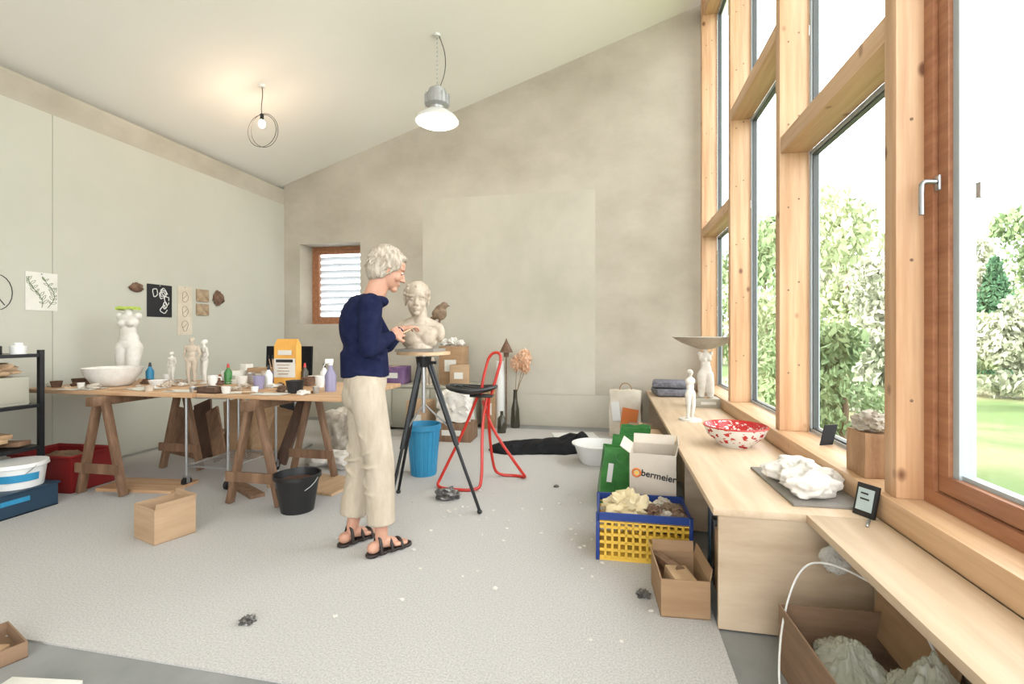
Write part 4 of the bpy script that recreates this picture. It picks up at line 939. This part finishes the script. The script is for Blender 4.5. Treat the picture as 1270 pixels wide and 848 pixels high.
o=S(MB().box((0,0,.06),(.004,.085,.12),(0,R(15),0)),'small_picture','small dark picture card leaning on the window sill','picture','print',(1.15,2.93,.586),R(-65))
MB().box((-.003,0,.06),(.002,.06,.09),(0,R(15),0)).build('picture_image','brownp',o)
o=T('thermometer','small black digital display leaning on the sill by the post','device',(.965,2.12,BZ)); o.rotation_euler=(0,0,R(-62))
MB().box((0,.0,.06),(.085,.014,.125),(R(-14),0,0),bev=.003).build('case','black',o); MB().box((0,-.0085,.064),(.062,.003,.085),(R(-14),0,0)).build('screen','screen',o)
for k in range(3): MB().box((0,-.0105,.045+k*.022),(.04-.006*k,.002,.006),(R(-14),0,0)).build('display_line','ink',o)
o=T('pen','short metal pen lying on the bench beside the display','pen',(.93,2.03,BZ),R(60)); MB().cap((-.04,0,.006),(.03,0,.006),.005).build('barrel','steel',o); MB().cyl((.03,0,.006),(.045,0,.006),.004,.001).build('tip','black',o)
for k,(y,hh,m) in enumerate(((2.18,.32,'black'),(2.25,.30,'rust'),(2.32,.33,'black'),(2.40,.29,'card'),(2.48,.31,'black'),(2.57,.33,'navyplastic'))):
    S(MB().box((0,0,hh/2),(.26,.055,hh),bev=.003),'file_folder','upright file folder stored inside the open bench bay','folder',m,(.60,y,0),group='folders inside the bench')
closedbox('cardboard_box','cardboard box inside the bench bay behind the lettered carton',.34,.5,.34,(.68,3.55,0),0,'card')
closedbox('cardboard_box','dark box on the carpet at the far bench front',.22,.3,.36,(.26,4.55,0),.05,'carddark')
# ------------------------------------------------------------------ under the near bench
Z0=-.008
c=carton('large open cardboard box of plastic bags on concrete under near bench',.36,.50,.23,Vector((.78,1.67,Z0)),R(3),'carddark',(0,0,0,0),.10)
S(MB().box((0,0,.17),(.008,.44,.30),(0,R(10),0)),'cardboard_sheet','brown cardboard sheet standing under the near bench','cardboard','card',(.93,1.75,.11),R(-2))
def pbag(label,loc,r,seed,m='bag'):
    g=MB()
    vs=bmesh.ops.create_icosphere(g.b,subdivisions=6,radius=1)['verts']
    sv=Vector((seed,seed*2.1,0))
    for v in vs:
        n=v.co.normalized()
        k=1+.25*noise.noise(n*1.6+sv)-.22*abs(noise.noise(n*3.6+sv))-.10*abs(noise.noise(n*9+sv))-.05*abs(noise.noise(n*19+sv))
        neck=max(0,n.z-.5)/.5
        v.co=Vector((n.x*r[0]*k*(1-.6*neck),n.y*r[1]*k*(1-.6*neck),r[2]*.9+n.z*r[2]*k*(1+.25*neck)))
    return S(g,'plastic_bag',label,'bag',m,loc,ang=180)
pbag('greenish plastic bag in the near box, left one',(.725,1.68,.0),(.12,.17,.12),3,'bagg')
pbag('greenish clear bag in the near box, right one',(.85,1.52,.0),(.10,.13,.15),8,'bagg')
pbag('small clear plastic bag hanging under the bench corner',(.80,1.98,.32),(.05,.05,.055),13)
pbag('clear plastic bag nearest the camera under the narrow bench',(.86,1.20,Z0+.0),(.10,.13,.20),17)
g=MB(); g.tube([(.52,1.35,.0),(.50,1.62,.02),(.57,1.85,.16),(.68,1.99,.33),(.76,1.94,.38),(.83,1.72,.40),(.86,1.6,.38),(.88,1.55,.30)],.0035,8,sm=3)
S(g,'white_cable','white cable arching from the floor up beneath the bench','cable','white')
S(MB().box((0,0,.012),(.26,.16,.022),bev=.002),'melamine_offcut','white melamine board lying on the concrete at the lower left corner','board','paper',G(28,868)+Vector((0,0,Z0)),R(8))
c=carton('dark cardboard tray on the concrete left of the carpet edge',.24,.18,.06,G(-20,815)+Vector((0,0,Z0)),R(-20),'carddark',(0,0,0,0),.05,name='cardboard_tray')
S(MB().box((0,0,.02),(.10,.04,.03),bev=.002),'wood_offcut','small brown offcut in the dark tray at lower left','wood block','card',G(-12,815)+Vector((0,0,.0)),.3)
# ------------------------------------------------------------------ garden
st(MB().bb(1.4,45,-12,60,-.35,-.22),'ground','grass')
def bush(x,yb,d,w_,h_,m,label,seed,n=1500,sz=.09,name='garden_shrub',cat='shrub',cone=False):
    p=W(x,yb,d); p.z=-.22
    o=T(name,label,cat,p)
    MB().tube([(0,0,0),(.05,.03,h_*.3),(-.03,.02,h_*.6)],[.05,.04,.02],8).build('trunk','bark',o)
    g=MB()
    if cone:
        for k in range(8):
            u=k/8; g.leaves((0,0,h_*(.05+.9*u)),(w_*(1-u)*.5+.05,w_*(1-u)*.5+.05,h_*.1),n//8,sz,seed+k)
    else:
        rr=random.Random(seed)
        for k in range(14):
            u=k/13; a=rr.uniform(0,6.28); q=rr.uniform(.08,.36)*w_*(1-.5*u)
            zz=h_*(.10+.80*u); rx=w_*rr.uniform(.13,.22); g.leaves((q*math.cos(a),q*math.sin(a),zz),(rx,rx,h_*rr.uniform(.08,.15)),n//14,sz*rr.uniform(.8,1.3),seed*20+k)
    g.build('foliage',m,o,norm=False); return o
bush(1052,500,12.5,3.6,5.2,'leafB','pale green leafy tree seen through the second window from right',1,3800,.12,'garden_tree','tree')
bush(1015,500,20,5,7.4,'leafD','grey green tree seen between the middle window posts',2,3200,.18,'garden_tree','tree')
bush(950,500,16.5,3.8,5.6,'leafA','green tree seen through the narrow window strip',3,2800,.14,'garden_tree','tree')
bush(1045,520,6.2,1.5,1.5,'leafA','fresh green shrub close outside behind the wooden block',4,2600,.06)
bush(1090,520,9,2.0,2.9,'leafD','yellow green shrub outside beside the thick window post',5,2600,.08)
bush(985,520,8,1.8,1.7,'leafA','low green shrub outside beyond the patterned bowl',6,2200,.07)
bush(935,520,11,2.2,2.5,'leafB','low pale shrub outside beyond the sill figurine',7,1800,.08)
bush(1234,450,17,2.3,4.4,'leafC','dark green conical conifer seen through the nearest window',8,3800,.11,'conifer_tree','tree',True)
bush(1272,450,26,7,8.0,'leafA','tall dark tree behind the conifer at far right',9,3400,.2,'garden_tree','tree')
bush(1205,470,22,4.2,5.8,'leafD','rounded green tree left of the conifer',10,2800,.16,'garden_tree','tree')
bush(1272,470,10.5,2.6,2.2,'leafD','flowering pale shrub in front of the conifer at right',11,3200,.08)
bush(1206,470,13.5,2.4,2.1,'leafB','yellowish shrub beneath the conifer',12,2600,.09)
bush(1340,470,8.5,2.0,2.6,'leafB','pale shrub at the far right garden edge',13,1800,.09)
bush(895,470,21,4,5.2,'leafA','green tree glimpsed beside the back wall corner',14,1800,.16,'garden_tree','tree')
# ------------------------------------------------------------------ world, sun, camera
wo=bpy.data.worlds.new('World'); scene.world=wo; wo.use_nodes=True
bgn=wo.node_tree.nodes['Background']; bgn.inputs[0].default_value=(.965,.985,1,1); bgn.inputs[1].default_value=5.7
sd=bpy.data.lights.new('sun','SUN'); sd.energy=5; sd.angle=R(2); sd.color=(1,.96,.88); so=bpy.data.objects.new('sun',sd); C.objects.link(so); so.rotation_euler=Vector((.75,.25,-.75)).to_track_quat('-Z','Y').to_euler()
scene.view_settings.view_transform='Standard'
cam=bpy.data.cameras.new('cam'); cam.sensor_width=36; cam.lens=600/1270*36; cam.shift_y=-11/1270; cam.clip_start=.05; cam.clip_end=200
co=bpy.data.objects.new('cam',cam); C.objects.link(co); co.location=(0,0,CAMZ); co.rotation_euler=(PI/2,0,TH)
scene.camera=co
